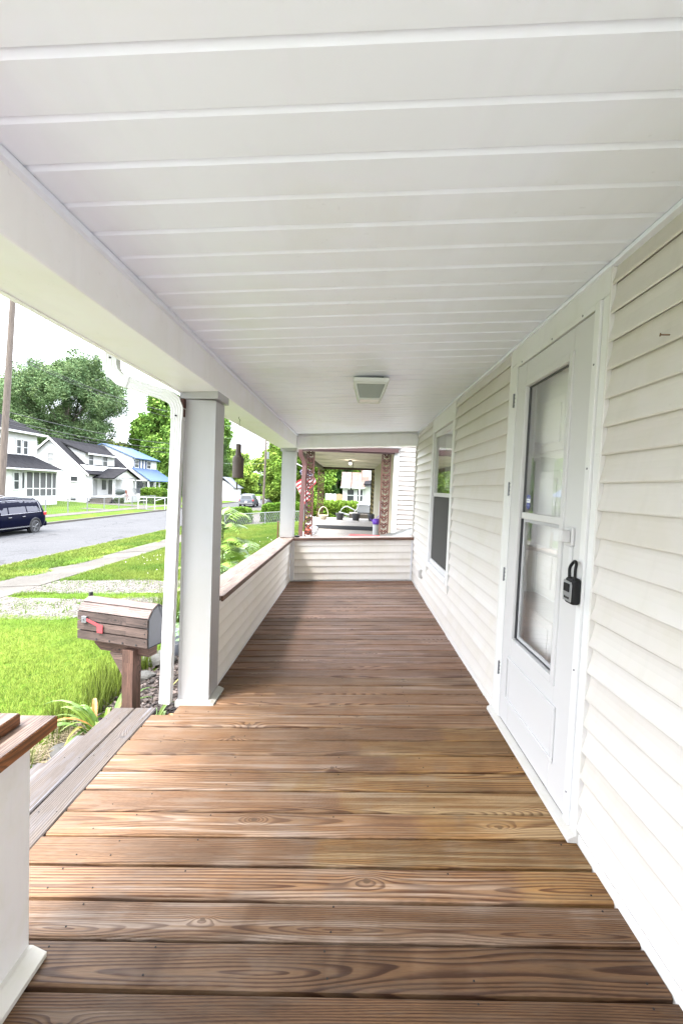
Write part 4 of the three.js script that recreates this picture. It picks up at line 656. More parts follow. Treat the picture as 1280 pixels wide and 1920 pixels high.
function wheel(parent, x, y, z, r, w, s) {
  const t = new THREE.TorusGeometry(r - 0.085, 0.085, 10, 28); t.scale(1, 1, w / 0.17); t.rotateY(Math.PI / 2); t.translate(x, y, z);
  const W = part('wheel', [t, cyl(V(x - s * w * 0.42, y, z), V(x + s * 0.01, y, z), r - 0.06, r - 0.06, 20)], M.rubber, parent);
  const rim = [cyl(V(x + s * 0.01, y, z), V(x + s * 0.02, y, z), r * 0.3, r * 0.26, 12)];
  const ringG = new THREE.TorusGeometry(r * 0.64, 0.022, 6, 28); ringG.rotateY(Math.PI / 2); ringG.translate(x + s * 0.045, y, z); rim.push(ringG);
  for (let k = 0; k < 5; k++) { const a = k * 1.2566 + 0.3; rim.push(bar(V(x + s * 0.045, y, z), V(x + s * 0.05, y + Math.cos(a) * r * 0.62, z + Math.sin(a) * r * 0.62), 0.075)); }
  part('rim', rim, M.chrome, W);
}
{ // dark blue minivan at the far kerb, rear toward the houses down the street
  const cx = -16.75, gy0 = -1.45, van = thing('minivan', 'dark navy blue minivan with chrome trim parked at the far kerb', 'minivan', [cx, gy0, -21.6]);
  const B = carBody([[-2.62, 0.42, 0.95, 1.02, 0.72, 0.62], [-2.5, 0.3, 1.0, 1.32, 0.93, 0.66], [-2.3, 0.25, 1.03, 1.62, 0.99, 0.7], [-2.0, 0.23, 1.03, 1.72, 1.0, 0.74], [-0.6, 0.22, 1.0, 1.77, 1.01, 0.78], [0.5, 0.22, 0.98, 1.74, 1.01, 0.77], [1.2, 0.22, 0.97, 1.52, 1.0, 0.72], [1.75, 0.22, 0.98, 1.12, 0.99, 0.74], [2.3, 0.24, 0.88, 0.95, 0.95, 0.7], [2.62, 0.3, 0.7, 0.75, 0.8, 0.6]], 4);
  const G = (g) => { g.translate(cx, gy0, -21.6); return g; };
  const paint = phys(0.0015, 0.002, 0.0085, 0.2, { specularIntensity: 0.06 }), tint = phys(0.045, 0.045, 0.058, 0.08, { specularIntensity: 0.6 });
  part('body', G(B.g), paint, van);
  for (const s of [1, -1]) {
    part('window', G(B.patch(-2.1, -1.12, 0.1, 0.86, s, 0.12, 0.05)), tint, van);
    part('window', G(B.patch(-1.04, 0.12, 0.07, 0.88, s, 0.05, -0.02)), tint, van);
    part('window', G(B.patch(0.2, 1.28, 0.07, 0.86, s, 0, -0.42)), tint, van);
    part('window_trim', [0.04, 0.92].flatMap(t => { const pts = []; for (let i = 0; i <= 10; i++) pts.push(B.side(lerp(-2.12 + (t > 0.5 ? 0.12 : 0), t > 0.5 ? 0.75 : 1.35, i / 10), t, s, 0.008)); return [G(tube(pts, 0.014, 16, 5))]; }).concat([G(tube([B.side(-2.12, 0.04, s, 0.01), B.side(-2.08, 0.5, s, 0.01), B.side(-2.0, 0.92, s, 0.01)], 0.02, 8, 5))]), M.chrome, van);
    part('sill_trim', G(bx(s * 1.0, s * 1.022, 0.36, 0.41, -1.25, 1.5)), M.chrome, van);
    part('roof_rail', G(tube([V(s * 0.7, 1.72, -1.9), V(s * 0.72, 1.80, -1.5), V(s * 0.73, 1.82, -0.4), V(s * 0.73, 1.8, 0.3), V(s * 0.7, 1.73, 0.6)], 0.018, 18, 5)), M.chrome, van);
    part('door_handle', [G(rb(s * 1.0, s * 1.03, 0.86, 0.895, -0.88, -0.68, 0.008)), G(rb(s * 1.0, s * 1.03, 0.85, 0.885, 0.05, 0.25, 0.008))], M.chrome, van);
    part('mirror', G(rb(s * 1.0, s * 1.24, 0.98, 1.16, 1.0, 1.2, 0.04, 2)), paint, van);
    part('tail_light', G(rb(s * 0.7, s * 0.965, 0.86, 1.03, -2.56, -2.3, 0.03, 2)), mat(0.25, 0.012, 0.015, 0.2), van);
    for (const z of [-1.62, 1.55]) { const arch = new THREE.TorusGeometry(0.39, 0.05, 6, 24, Math.PI); arch.rotateY(Math.PI / 2); arch.translate(s * 0.985, 0.36, z); part('wheel_arch', [G(arch), G(cyl(V(s * 0.8, 0.37, z), V(s * 1.004, 0.37, z), 0.39, 0.39, 24))], M.dark, van); wheel(van, cx + s * 0.92, gy0 + 0.345, -21.6 + z, 0.345, 0.22, s); }
  }
  part('bumper', [G(rb(-0.9, 0.9, 0.3, 0.55, -2.68, -2.5, 0.05, 2)), G(rb(-0.85, 0.85, 0.26, 0.5, 2.5, 2.66, 0.05, 2))], paint, van);
  part('rear_window', G(slab([V(-0.62, 1.05, -2.53), V(-0.58, 1.5, -2.41), V(0.58, 1.5, -2.41), V(0.62, 1.05, -2.53)], 0.02)), tint, van);
  part('headlight', [G(rb(-0.88, -0.5, 0.66, 0.8, 2.35, 2.55, 0.03)), G(rb(0.5, 0.88, 0.66, 0.8, 2.35, 2.55, 0.03))], mat(0.3, 0.31, 0.33, 0.1), van);
}
function farCar(name, label, cx, gy0, cz, turn, paint, pickup) {
  const c = thing(name, label, 'car', [cx, gy0, cz]); c.rotation.y = turn;
  const B = carBody(pickup ? [[-2.6, 0.45, 0.95, 0.98, 0.85, 0.8], [-1.0, 0.4, 1.0, 1.03, 0.95, 0.85], [-0.9, 0.4, 1.02, 1.75, 0.95, 0.72], [0.5, 0.4, 1.02, 1.75, 0.95, 0.72], [1.1, 0.4, 1.02, 1.1, 0.95, 0.75], [2.5, 0.42, 0.95, 0.98, 0.88, 0.75]] : [[-2.3, 0.4, 0.95, 1.0, 0.78, 0.62], [-2.1, 0.3, 1.0, 1.5, 0.92, 0.6], [-1.6, 0.28, 1.0, 1.62, 0.94, 0.66], [0.3, 0.28, 0.98, 1.62, 0.94, 0.66], [1.2, 0.28, 0.96, 1.02, 0.93, 0.7], [2.2, 0.32, 0.8, 0.84, 0.86, 0.6]], 2);
  const P = (n, g, m) => { const o = finish(new THREE.Mesh(geoOf(g), m)); o.name = n; c.add(o); return o; };
  P('body', B.g, paint);
  for (const s of [1, -1]) { P('side_window', [B.patch(-1.7, -0.6, 0.1, 0.85, s, 0.15, 0), B.patch(-0.5, 0.35, 0.1, 0.85, s, 0, -0.1)], M.pane); P('tail_light', rb(s * 0.72, s * 0.93, 0.78, 0.98, -2.3, -2.12, 0.02), mat(0.35, 0.03, 0.03, 0.3)); for (const z of [-1.4, 1.45]) { const w = P('wheel', cyl(V(s * 0.72, 0.33, z), V(s * 0.95, 0.33, z), 0.33, 0.33, 18), M.rubber); const o = finish(new THREE.Mesh(geoOf(cyl(V(s * 0.95, 0.33, z), V(s * 0.96, 0.33, z), 0.19, 0.19, 12)), M.chrome)); o.name = 'rim'; w.add(o); } }
  P('rear_window', slab([V(-0.62, 1.06, -2.29), V(-0.56, 1.45, -2.17), V(0.56, 1.45, -2.17), V(0.62, 1.06, -2.29)], 0.02), M.pane);
  P('bumper', rb(-0.9, 0.9, 0.36, 0.56, -2.42, -2.2, 0.04), mat(0.1, 0.1, 0.1, 0.6)); P('licence_plate', rb(-0.16, 0.16, 0.62, 0.76, -2.36, -2.28, 0.005), mat(0.7, 0.7, 0.7, 0.5));
  return c;
}
farCar('parked_car', 'silver grey car seen from behind, parked beyond the hedges', -13.2, -1.43, -60.2, Math.PI + 0.05, phys(0.08, 0.088, 0.105, 0.35), false).rotation.y = 0.05 + Math.PI;
farCar('parked_car', 'white car farther away, just left of the far column', -11.7, -1.43, -70, Math.PI + 0.1, phys(0.3, 0.3, 0.32, 0.35), false);
for (const o of scene.children) if (/^parked_car/.test(o.name)) o.rotation.y -= Math.PI;   // tails toward the porch
for (const o of scene.children) if (/^parked_car/.test(o.name)) o.rotation.y += Math.PI;

// ---- houses
function win(parent, plane, at, a0, a1, y0, y1, bars = 1, m = M.pane, frameM = M.trimWhite) {   // plane 'z': at = z, a = x; plane 'x': at = x, a = z; looks to + side
  const F = (p0, p1, q0, q1, d0, d1) => plane === 'z' ? bx(p0, p1, q0, q1, at + d0, at + d1) : bx(at + d0, at + d1, q0, q1, p0, p1), f = 0.09, lo = Math.min(a0, a1), hi = Math.max(a0, a1);
  const g = [F(lo - f, lo, y0 - f, y1 + f, 0, 0.07), F(hi, hi + f, y0 - f, y1 + f, 0, 0.07), F(lo, hi, y1, y1 + f, 0, 0.068), F(lo, hi, y0 - f, y0, 0, 0.075)];
  if (bars) g.push(F(lo, hi, (y0 + y1) / 2 - 0.03, (y0 + y1) / 2 + 0.03, 0.012, 0.05));
  const w = part('window', g, frameM, parent); part('pane', F(lo, hi, y0, y1, 0.002, 0.02), m, w); return w;
}
{ // A: two-storey white house, its street side with a screened porch
  const h = thing('house', 'white two storey house with grey roof and screened porch', 'house', [-33, -1.05, -38], 'houses across the street');
  const x = -29.2, zr = -43.2, zl = -32, e = 5.2;
  part('wall', [bx(-38, x, -1.1, e, zr, zl)], M.houseWhite, h);
  const A = V(-28.7, e, zr - 0.55), B = V(-28.7, e, zl + 0.5), C = V(-38.5, e, zl + 0.5), D = V(-38.5, e, zr - 0.55), p = V(-33.6, 8.3, -38.6), q = V(-33.6, 8.3, -36.6);
  const rf = part('roof', [slab([B, A, p, q], 0.12), slab([A, D, p], 0.12), slab([D, C, q, p], 0.12), slab([C, B, q], 0.12)], M.greyRoof, h);
  part('gutter', [bx(-28.7, -28.58, e - 0.15, e + 0.02, zr - 0.6, zl + 0.5), bx(-38.5, -28.58, e - 0.15, e + 0.02, zr - 0.66, zr - 0.6)], M.trimWhite, rf);
  win(h, 'x', x, -41.0, -40.5, 3.3, 4.45); win(h, 'x', x, -41.85, -41.35, 3.3, 4.45); win(h, 'x', x, -39, -38.3, 3.3, 4.45);
  const xp = -27.0, zp = -42.7, po = part('porch', [bx(x, xp, -1.1, -0.3, zp, -35.5), bx(x, xp, 1.72, 1.98, zp, -35.5), bx(x, xp - 0.002, -0.3, 1.72, -38.55, -35.5), bx(x, xp, -0.3, 1.72, zp, zp + 0.12), ...[-38.65, -39.5, -40.35, -41.2, -42.0].map(z => bx(xp - 0.12, xp, -0.3, 1.72, z - 0.05, z + 0.05)), bx(xp - 0.1, xp - 0.01, 0.3, 0.38, zp + 0.12, -38.55)], M.houseWhite, h);
  part('insect_screen', bx(xp - 0.07, xp - 0.05, -0.29, 1.71, zp + 0.12, -38.55), M.screen, po);
  win(h, 'x', xp, -37.7, -37.15, 0.3, 1.6); win(h, 'x', xp, -38.35, -38.05, 0.35, 1.65, 0);
  part('porch_roof', slab([V(-26.5, 1.98, -35.3), V(-26.5, 1.98, zp - 0.35), V(x, 3.2, zp), V(x, 3.2, -35.3)], 0.1), M.greyRoof, h);
  part('porch_gutter', bx(-26.5, -26.38, 1.86, 1.99, zp - 0.35, -35.3), M.trimWhite, h);
}
{ // B: white cape with dormer
  const h = thing('house', 'white gabled house with shed dormer and small porch', 'house', [-31, -1.05, -52], 'houses across the street');
  const z = -48, xr = -27.35, xl = -34.6, xp = -30.97, yp = 5.35, ye = 2.25, zb = -58;
  part('wall', prism([[xl, -1.1], [xr, -1.1], [xr, ye], [xp, yp], [xl, ye]], 'z', zb, z), M.houseWhite, h);
  const s = (yp - ye) / (xp - xr), rf = part('roof', [slab([V(xr + 0.45, ye - 0.42, z + 0.35), V(xr + 0.45, ye - 0.42, zb - 0.3), V(xp, yp + 0.1, zb - 0.3), V(xp, yp + 0.1, z + 0.35)], 0.12), slab([V(xl - 0.45, ye - 0.42, zb - 0.3), V(xl - 0.45, ye - 0.42, z + 0.35), V(xp, yp + 0.1, z + 0.35), V(xp, yp + 0.1, zb - 0.3)], 0.12)], M.greyRoof, h); void s;
  part('barge_board', [slab([V(xr + 0.47, ye - 0.45, z + 0.36), V(xp, yp + 0.09, z + 0.36), V(xp, yp - 0.14, z + 0.36), V(xr + 0.47, ye - 0.68, z + 0.36)], 0.05), slab([V(xp, yp + 0.09, z + 0.36), V(xl - 0.47, ye - 0.45, z + 0.36), V(xl - 0.47, ye - 0.68, z + 0.36), V(xp, yp - 0.14, z + 0.36)], 0.05)].map(g => g), M.trimWhite, rf);
  // dormer on the street slope
  const d = part('dormer', [prism([[xr - 0.75, 2.3], [xr - 0.75, 4.1], [xp - 0.2, 4.95], [xp - 0.2, 3]], 'z', -55.2, -49.2)], M.houseWhite, h);
  part('dormer_roof', slab([V(xr - 0.3, 4.02, -48.9), V(xr - 0.3, 4.02, -55.5), V(xp - 0.1, 5.3, -55.5), V(xp - 0.1, 5.3, -48.9)], 0.14), M.greyRoof, d);
  part('dormer_fascia', bx(xr - 0.3, xr - 0.22, 3.86, 4.03, -55.5, -48.9), M.trimWhite, d);
  win(h, 'x', xr - 0.75, -50.6, -49.75, 2.85, 3.9); win(h, 'x', xr - 0.75, -53.5, -52.6, 2.85, 3.9);
  win(h, 'z', z, -31.28, -30.68, 2.85, 3.8, 1, M.houseGrey); win(h, 'z', z, -28.9, -28.2, 1.05, 1.5, 0); win(h, 'z', z, -28.9, -28.35, -0.95, -0.65, 0);
  // little front porch with gable
  const x1 = -25.4, p = part('porch', [bx(xr, x1 + 0.1, -1.15, -0.4, -56.6, -49.3), ...[-49.9, -55].map(zz => bx(x1 - 0.14, x1, -0.4, 1.45, zz - 0.07, zz + 0.07)), bx(xr, x1, 1.4, 1.55, -55.1, -49.75), prism([[-55.3, 1.5], [-49.6, 1.5], [-52.4, 2.5]], 'x', xr, x1)], M.houseWhite, h);
  part('porch_roof', [slab([V(xr, 1.5, -49.2), V(x1 + 0.3, 1.5, -49.2), V(x1 + 0.3, 2.6, -52.4), V(xr, 2.6, -52.4)], 0.1), slab([V(x1 + 0.3, 1.5, -55.6), V(xr, 1.5, -55.6), V(xr, 2.6, -52.4), V(x1 + 0.3, 2.6, -52.4)], 0.1)], M.greyRoof, p);
  part('porch_door', bx(xr, xr + 0.05, -0.38, 1.3, -50.1, -49.3), M.houseGrey, h); part('porch_window', bx(xr, xr + 0.05, 0.2, 1.25, -51.9, -51.1), M.pane, h); part('porch_window', bx(xr, xr + 0.05, -0.3, 1.25, -53.4, -52.5), M.pane, h);
  part('front_steps', [0, 1, 2].map(i => bx(xr - 0.2 + 0.25, x1 + 0.2, -1.15, -0.55 - i * 0.2, -49.3, -48.95 + i * 0.28)), M.concrete, h);
  part('porch_railing', [...Array.from({ length: 14 }, (_, i) => bx(x1 + 0.02, x1 + 0.05, -0.4, 0.35, -52.2 - i * 0.3, -52.17 - i * 0.3)), bx(x1 + 0.02, x1 + 0.06, 0.35, 0.4, -56.3, -52.2)], M.steel, h);
  part('downspout', tube([V(x1 + 0.2, 1.45, -49.7), V(x1 + 0.12, 1.2, -49.85), V(x1 + 0.08, 0.9, -49.9), V(x1 + 0.08, -0.4, -49.9)], 0.06, 14, 6), M.trimWhite, h);
  single('upturned_boat', (() => { const g = new THREE.SphereGeometry(1, 20, 10); g.scale(0.2, 0.34, 1.2); g.translate(-25.55, 0.0, -51.5); return g; })(), mat(0.035, 0.045, 0.04, 0.6), [-25.55, -0.4, -51.5], 'dark grey upturned boat hull leaning on the house porch', 'boat');
  single('porch_chair', [bx(-25.2, -24.8, -0.45, -0.4, -52.2, -51.7), bar(V(-24.9, -0.9, -51.7), V(-25.1, 0.25, -51.9), 0.06), bar(V(-24.9, -0.9, -52.2), V(-25.1, 0.25, -52.0), 0.06), bx(-25.14, -25.08, -0.1, 0.2, -52.05, -51.85)], mat(0.2, 0.07, 0.04, 0.7), [-25, -0.9, -52], 'small orange brown wooden chair in front of the boat', 'chair');
}
{ // C: white house with blue roofs
  const h = thing('house', 'white house with bright blue metal roofs and blue shutters', 'house', [-32, -1.05, -66], 'houses across the street');
  const z = -62, xr = -29.1, xp = -33.1, yp = 5.95, ye = 4.45, zb = -69.5;
  part('wall', prism([[-37, -1.1], [xr, -1.1], [xr, ye], [xp, yp], [-37, ye]], 'z', zb, z), M.houseWhite, h);
  part('roof', [slab([V(xr + 0.5, ye - 0.16, z + 0.3), V(xr + 0.5, ye - 0.16, zb - 0.3), V(xp, yp + 0.12, zb - 0.3), V(xp, yp + 0.12, z + 0.3)], 0.12), slab([V(-37.5, ye - 0.16, zb), V(-37.5, ye - 0.16, z + 0.3), V(xp, yp + 0.12, z + 0.3), V(xp, yp + 0.12, zb)], 0.12)], M.blueRoof, h);
  win(h, 'x', xr, -63.6, -62.5, 3.1, 4.0); win(h, 'x', xr, -67.4, -66.2, 3.1, 4.0);
  for (const zz of [-62.25, -63.95, -64.9, -65.8]) part('shutter', bx(xr, xr + 0.05, 3.0, 4.15, zz - 0.22, zz + 0.12), M.blueTrim, h);
  part('porch', [bx(xr, -26.9, -1.1, -0.4, -69.2, -62), ...[-62.1, -65.5, -69].map(zz => bx(-27.1, -26.9, -0.4, 1.4, zz - 0.1, zz + 0.1)), bx(xr, -26.85, 1.3, 1.45, -69.1, -62), prism([[xr, 1.45], [-26.7, 1.45], [xr, 2.95]], 'z', -62.05, -62)], M.houseWhite, h);
  part('porch_roof', slab([V(-26.5, 1.35, -61.7), V(-26.5, 1.35, -69.6), V(xr, 3.05, -69.6), V(xr, 3.05, -61.7)], 0.12), M.blueRoof, h);
  part('porch_shade', [bx(xr, xr + 0.05, -0.4, 1.3, -64.8, -62.6), bx(xr, xr + 0.05, 0.3, 1.2, -68.4, -66)], mat(0.1, 0.11, 0.13, 0.6), h);
  part('porch_railing', [bx(-26.98, -26.92, 0.2, 0.26, -69, -62), ...Array.from({ length: 20 }, (_, i) => bx(-26.97, -26.93, -0.4, 0.2, -62.3 - i * 0.33, -62.25 - i * 0.33))], M.trimWhite, h);
  part('downspout', tube([V(xr + 0.4, 4.3, -62), V(xr + 0.1, 4.0, -62), V(xr + 0.08, 3.2, -62)], 0.06, 10, 6), M.trimWhite, h);
  part('side_window', [bx(-28.2, -27.6, 0.6, 1.05, -62.0, -61.97)], M.pane, h);
}
{ // low white pipe railing, kerb-side fences
  const r = thing('pipe_railing', 'low white pipe railing on the lawn before the blue house', 'railing', [-18.9, -1.2, -44]);
  part('rails', [bar(V(-19.95, -0.2, -43.6), V(-17.75, -0.18, -44.6), 0.05), bar(V(-19.95, -0.5, -43.6), V(-19.2, -0.48, -43.95), 0.04), bar(V(-18.6, -0.5, -44.2), V(-17.75, -0.2, -44.6), 0.04), bar(V(-20.1, -0.22, -44.6), V(-17.8, -0.19, -45.6), 0.05)], M.trimWhite, r);
  for (const [x, z] of [[-19.9, -43.6], [-19.25, -43.9], [-18.6, -44.2], [-17.8, -44.6]]) part('post', bar(V(x, -1.3, z), V(x, -0.18, z), 0.05), M.trimWhite, r);
  const f = thing('chain_link_fence', 'thin grey wire fence across the front of the far lawns', 'fence', [-21.5, -1.2, -40]);
  for (let i = 0; i < 9; i++) part('post', cyl(V(-21.4, -1.3, -30 - i * 2.6), V(-21.4, -0.2, -30 - i * 2.6), 0.04, 0.04, 7), M.galv, f);
  part('top_rail', cyl(V(-21.4, -0.22, -30), V(-21.4, -0.22, -51), 0.025, 0.025, 6), M.galv, f);
  const wires = []; for (let z = -30; z > -51; z -= 0.22) { wires.push(bar(V(-21.4, -1.2, z), V(-21.4, -0.22, z - 0.5), 0.004), bar(V(-21.4, -1.2, z - 0.5), V(-21.4, -0.22, z), 0.004)); }
  part('wire_mesh', wires, M.galv, f);
  // near fence across the neighbouring yard, in front of the hedges
  const n = thing('chain_link_fence', 'galvanised chain link fence in front of the two clipped hedges', 'fence', [-3, -1, -28.2]);
  const Y = (x) => gy(x), W = []; for (let x = -10; x < -1.3; x += 0.135) { W.push(bar(V(x, Y(x) + 0.05, -28.2), V(x + 0.3, Y(x) + 0.66, -28.2), 0.0125), bar(V(x + 0.3, Y(x) + 0.05, -28.2), V(x, Y(x) + 0.66, -28.2), 0.0125)); }
  part('wire_mesh', W, M.galv, n); part('top_rail', tube([-10, -8.3, -6, -4, -1.2].map(x => V(x, Y(x) + 0.68, -28.2)), 0.026, 20, 6), M.galv, n);
  for (const x of [-10, -7.6, -5.2, -2.9, -1.2]) part('post', cyl(V(x, Y(x) - 0.1, -28.2), V(x, Y(x) + 0.72, -28.2), 0.032, 0.032, 7), M.galv, n);
}
{ // poles and wires
  const pole = (label, a, b, r0) => { const p = thing('utility_pole', label, 'utility pole', [a.x, a.y, a.z], 'utility poles along the street'); part('shaft', cyl(a, b, r0, r0 * 0.72, 14), M.pole, p); return p; };
  const p1 = pole('tall wooden utility pole leaning at the far left edge', V(-20.45, -1.4, -27), V(-19.55, 14, -27), 0.2);
  part('insulator', [[-0.55, 8.3], [0.5, 8.1], [1.0, 7.6], [-1.0, 8.35]].map(([d, y]) => cyl(V(-19.9 + d, y, -27), V(-19.9 + d, y + 0.16, -27), 0.07, 0.05, 8)), M.galv, p1);
  part('crossarm', bar(V(-21.0, 8.2, -27), V(-18.85, 7.7, -27), 0.04), M.galv, p1);
  const p2 = pole('grey utility pole standing behind the silver car, seen beyond the hedges', V(-11.35, -1.4, -60), V(-11.2, 9.6, -60), 0.15);
  part('transformer', [cyl(V(-10.95, 4.7, -60), V(-10.95, 5.6, -60), 0.16, 0.16, 12)], M.galv, p2);
  pole('utility pole hidden by the near column carrying the street wires', V(-20.6, -1.4, -64), V(-20.6, 12, -64), 0.16);
  const wire = (a, b, sag, r = 0.014) => { const P = []; for (let i = 0; i <= 10; i++) { const t = i / 10; P.push(V(lerp(a.x, b.x, t), lerp(a.y, b.y, t) - sag * 4 * t * (1 - t), lerp(a.z, b.z, t))); } return tube(P, r, 20, 4); };
  const WL = [[V(-20.3, 8.4, -27), V(-20.9, 10.6, -64), 0.9], [V(-19.4, 8.2, -27), V(-20.2, 10.4, -64), 0.9], [V(-18.9, 7.8, -27), V(-20.2, 9.6, -64), 0.8], [V(-19.95, 5.0, -27), V(-20.6, 6.6, -64), 0.6, 0.022], [V(-19.95, 4.5, -27), V(-20.6, 6.0, -64), 0.6, 0.022], [V(-19.95, 4.3, -27), V(-20.6, 5.3, -64), 0.5, 0.016]];
  const ln = ['uppermost street wire left of the pole top', 'second street wire from the top at the left pole', 'third street wire from the top at the left pole', 'thick cable crossing above the white house roof', 'second thick cable crossing just above the dormer roof', 'lowest thin cable crossing in front of the roofs'];
  WL.forEach(([a, b, s, r], i) => single('overhead_wire', wire(a, b, s, r), M.rubber, [a.x, a.y, a.z], ln[i], 'wire', 'wires along the street'));
  [[V(-20.6, 9.6, -64), V(-11.2, 9.2, -60), 0.5], [V(-20.6, 8.0, -64), V(-11.2, 7.6, -60), 0.5], [V(-20.6, 4.6, -64), V(-11.2, 4.2, -60), 0.4]].forEach(([a, b, s], i) => single('overhead_wire', wire(a, b, s, 0.012), M.galv, [a.x, a.y, a.z], ['top wire behind the wind bell crossing the sky', 'second wire behind the wind bell crossing the sky', 'low wire across the trees behind the wind bell'][i], 'wire', 'wires along the street'));
}
// ---------------------------------------------------------------- trees and hedges
function clumpGeo(seed, n, s, asp = 0.6) {
  const r = rng(seed), L = [], q = new THREE.Quaternion(), e = new THREE.Euler();
  for (let i = 0; i < n; i++) { const c = V(r() - 0.5, r() - 0.5, r() - 0.5).multiplyScalar(1.7); e.set((r() - 0.5) * 2.2, r() * 6.28, (r() - 0.5) * 1.6); q.setFromEuler(e); const P = [[0, -s], [s * asp, -s * 0.1], [0, s], [-s * asp, -s * 0.1]].map(([x, z]) => V(x, (Math.abs(x) > 0 ? 0.12 * s : -0.08 * s), z).applyQuaternion(q).add(c)); L.push(P[0], P[1], P[2], P[0], P[2], P[3]); }
  return tri(L);
}
const clump = [clumpGeo(11, 14, 0.42), clumpGeo(12, 18, 0.34), clumpGeo(13, 20, 0.3, 0.35)];
function tree(o) { // {name,label,x,z,y,h,rx,ry,cy,blobs,n,size,col,seed,tr,shape,geo}
  const r = rng(o.seed), base = V(o.x, o.y ?? gy(o.x), o.z), t = thing(o.name || 'tree', o.label, 'tree', [base.x, base.y, base.z]), B = [];
  for (let i = 0; i < o.blobs; i++) {
    let d, k = 0; do { d = V(r() * 2 - 1, r() * 2 - 1, r() * 2 - 1); k++; } while ((d.length() > 1 || d.length() < 0.45) && k < 40); if (r() < 0.22) d.multiplyScalar(1.12);
    const taper = o.cone ? 1 - 0.85 * (d.y + 1) / 2 : 1 - 0.25 * Math.max(0, -d.y);
    const s = (0.16 + 0.14 * r()) * (o.bs || 1) * Math.min(o.rx, o.ry);
    B.push([V(base.x + d.x * o.rx * taper, base.y + o.cy + d.y * o.ry, base.z + d.z * o.rx * taper), s]);
  }
  const limbs = [tube([base.clone().add(V(0, -0.3, 0)), base.clone().add(V(0.1, o.cy * 0.4, 0)), base.clone().add(V(-0.1, o.cy * 0.8, 0.1)), base.clone().add(V(0, o.cy + o.ry * 0.5, 0))], o.tr, 8, 7)];
  for (let i = 0; i < Math.min(26, B.length); i++) { const b = B[i][0], s = base.clone().add(V(0, o.cy * (0.35 + 0.5 * r()), 0)); limbs.push(tube([s, s.clone().lerp(b, 0.5).add(V(0, -0.4, 0)), b], o.tr * (0.14 + 0.16 * r()), 5, 5)); }
  part('trunk', limbs, M.bark, t);
  const w = B.map(b => b[1] * b[1]), sum = w.reduce((a, c) => a + c, 0), list = [];
  B.forEach(([c, s], i) => { const n = Math.round(o.n * w[i] / sum), tone = 0.9 + 0.12 * r(); for (let k = 0; k < n; k++) { const d = V(r() * 2 - 1, r() * 2 - 1, r() * 2 - 1).normalize().multiplyScalar(s * Math.cbrt(0.25 + 0.75 * r()) * (0.85 + 0.3 * r())); const q = 1.5 * tone * (0.75 + 0.5 * r()), y = r(); list.push([c.x + d.x - base.x, c.y + d.y - base.y, c.z + d.z - base.z, o.size * (0.7 + 0.6 * r()), r() * 6.28, (r() - 0.5) * 1.2, lin(o.col[0] * q * (1 + 0.4 * y), o.col[1] * q * (1 + 0.12 * y), o.col[2] * q)]); } });
  instanced('crown', clump[o.geo || 0], M.leaf, list, t);
  return t;
}
tree({ label: 'very large spreading green tree behind the white houses', x: -48, z: -78, cy: 13.2, rx: 9, ry: 9.3, blobs: 170, n: 10500, size: 0.58, bs: 0.7, col: [0.070, 0.118, 0.055], seed: 1001, tr: 0.55, geo: 2 });
tree({ label: 'tall green tree cut by the left picture edge', x: -66, z: -84, cy: 11.5, rx: 8, ry: 8.5, blobs: 70, n: 8000, size: 0.66, col: [0.085, 0.13, 0.05], seed: 1003, tr: 0.5, geo: 2 });
tree({ label: 'lighter green small tree at the right foot of the largest tree', x: -42, z: -82, cy: 6, rx: 3.8, ry: 3.8, blobs: 40, n: 3600, size: 0.5, col: [0.12, 0.165, 0.045], seed: 1005, tr: 0.25, geo: 1 });
tree({ label: 'dense round dark green maple behind the blue roofed house', x: -31, z: -84, cy: 8.6, rx: 7.4, ry: 7.9, blobs: 90, n: 14000, size: 0.6, col: [0.08, 0.155, 0.032], seed: 1007, tr: 0.5, geo: 0, bs: 1.05 });
tree({ name: 'conifer_tree', label: 'tall dark conifer just right of the near column', x: -24.6, z: -84, cy: 5.6, rx: 3.3, ry: 6.4, blobs: 60, n: 5200, size: 0.5, col: [0.036, 0.07, 0.022], seed: 1009, tr: 0.3, geo: 2, cone: true });
tree({ label: 'light green sparse young tree behind the wind bell', x: -18.9, z: -82, cy: 3.4, rx: 2.1, ry: 2.5, blobs: 34, n: 2100, size: 0.42, col: [0.11, 0.18, 0.03], seed: 1011, tr: 0.14, geo: 1, bs: 1.1 });
tree({ label: 'broad green tree behind the white picket garage roof', x: -27, z: -104, cy: 5.2, rx: 4.8, ry: 4.6, blobs: 44, n: 3600, size: 0.6, col: [0.1, 0.165, 0.04], seed: 1013, tr: 0.3, geo: 1 });
tree({ label: 'pale green far tree between utility pole and far column', x: -16.2, z: -112, cy: 4.6, rx: 4.2, ry: 4.2, blobs: 40, n: 3200, size: 0.6, col: [0.12, 0.18, 0.05], seed: 1015, tr: 0.25, geo: 1 });
tree({ name: 'conifer_tree', label: 'dark blue green far conifer beside the utility pole', x: -19.2, z: -108, cy: 3.9, rx: 1.9, ry: 4.1, blobs: 30, n: 1700, size: 0.5, col: [0.04, 0.085, 0.04], seed: 1017, tr: 0.18, geo: 2, cone: true });
tree({ label: 'large bright green tree filling the left of neighbour porch opening', x: -5.2, z: -52, cy: 5, rx: 3.4, ry: 5, blobs: 60, n: 5200, size: 0.42, col: [0.085, 0.155, 0.025], seed: 1021, tr: 0.25, geo: 1 });
tree({ label: 'dark green tree in the middle of neighbour porch opening', x: -2.2, z: -57, cy: 5.2, rx: 3.2, ry: 5.4, blobs: 60, n: 5200, size: 0.42, col: [0.045, 0.1, 0.028], seed: 1023, tr: 0.25, geo: 0 });
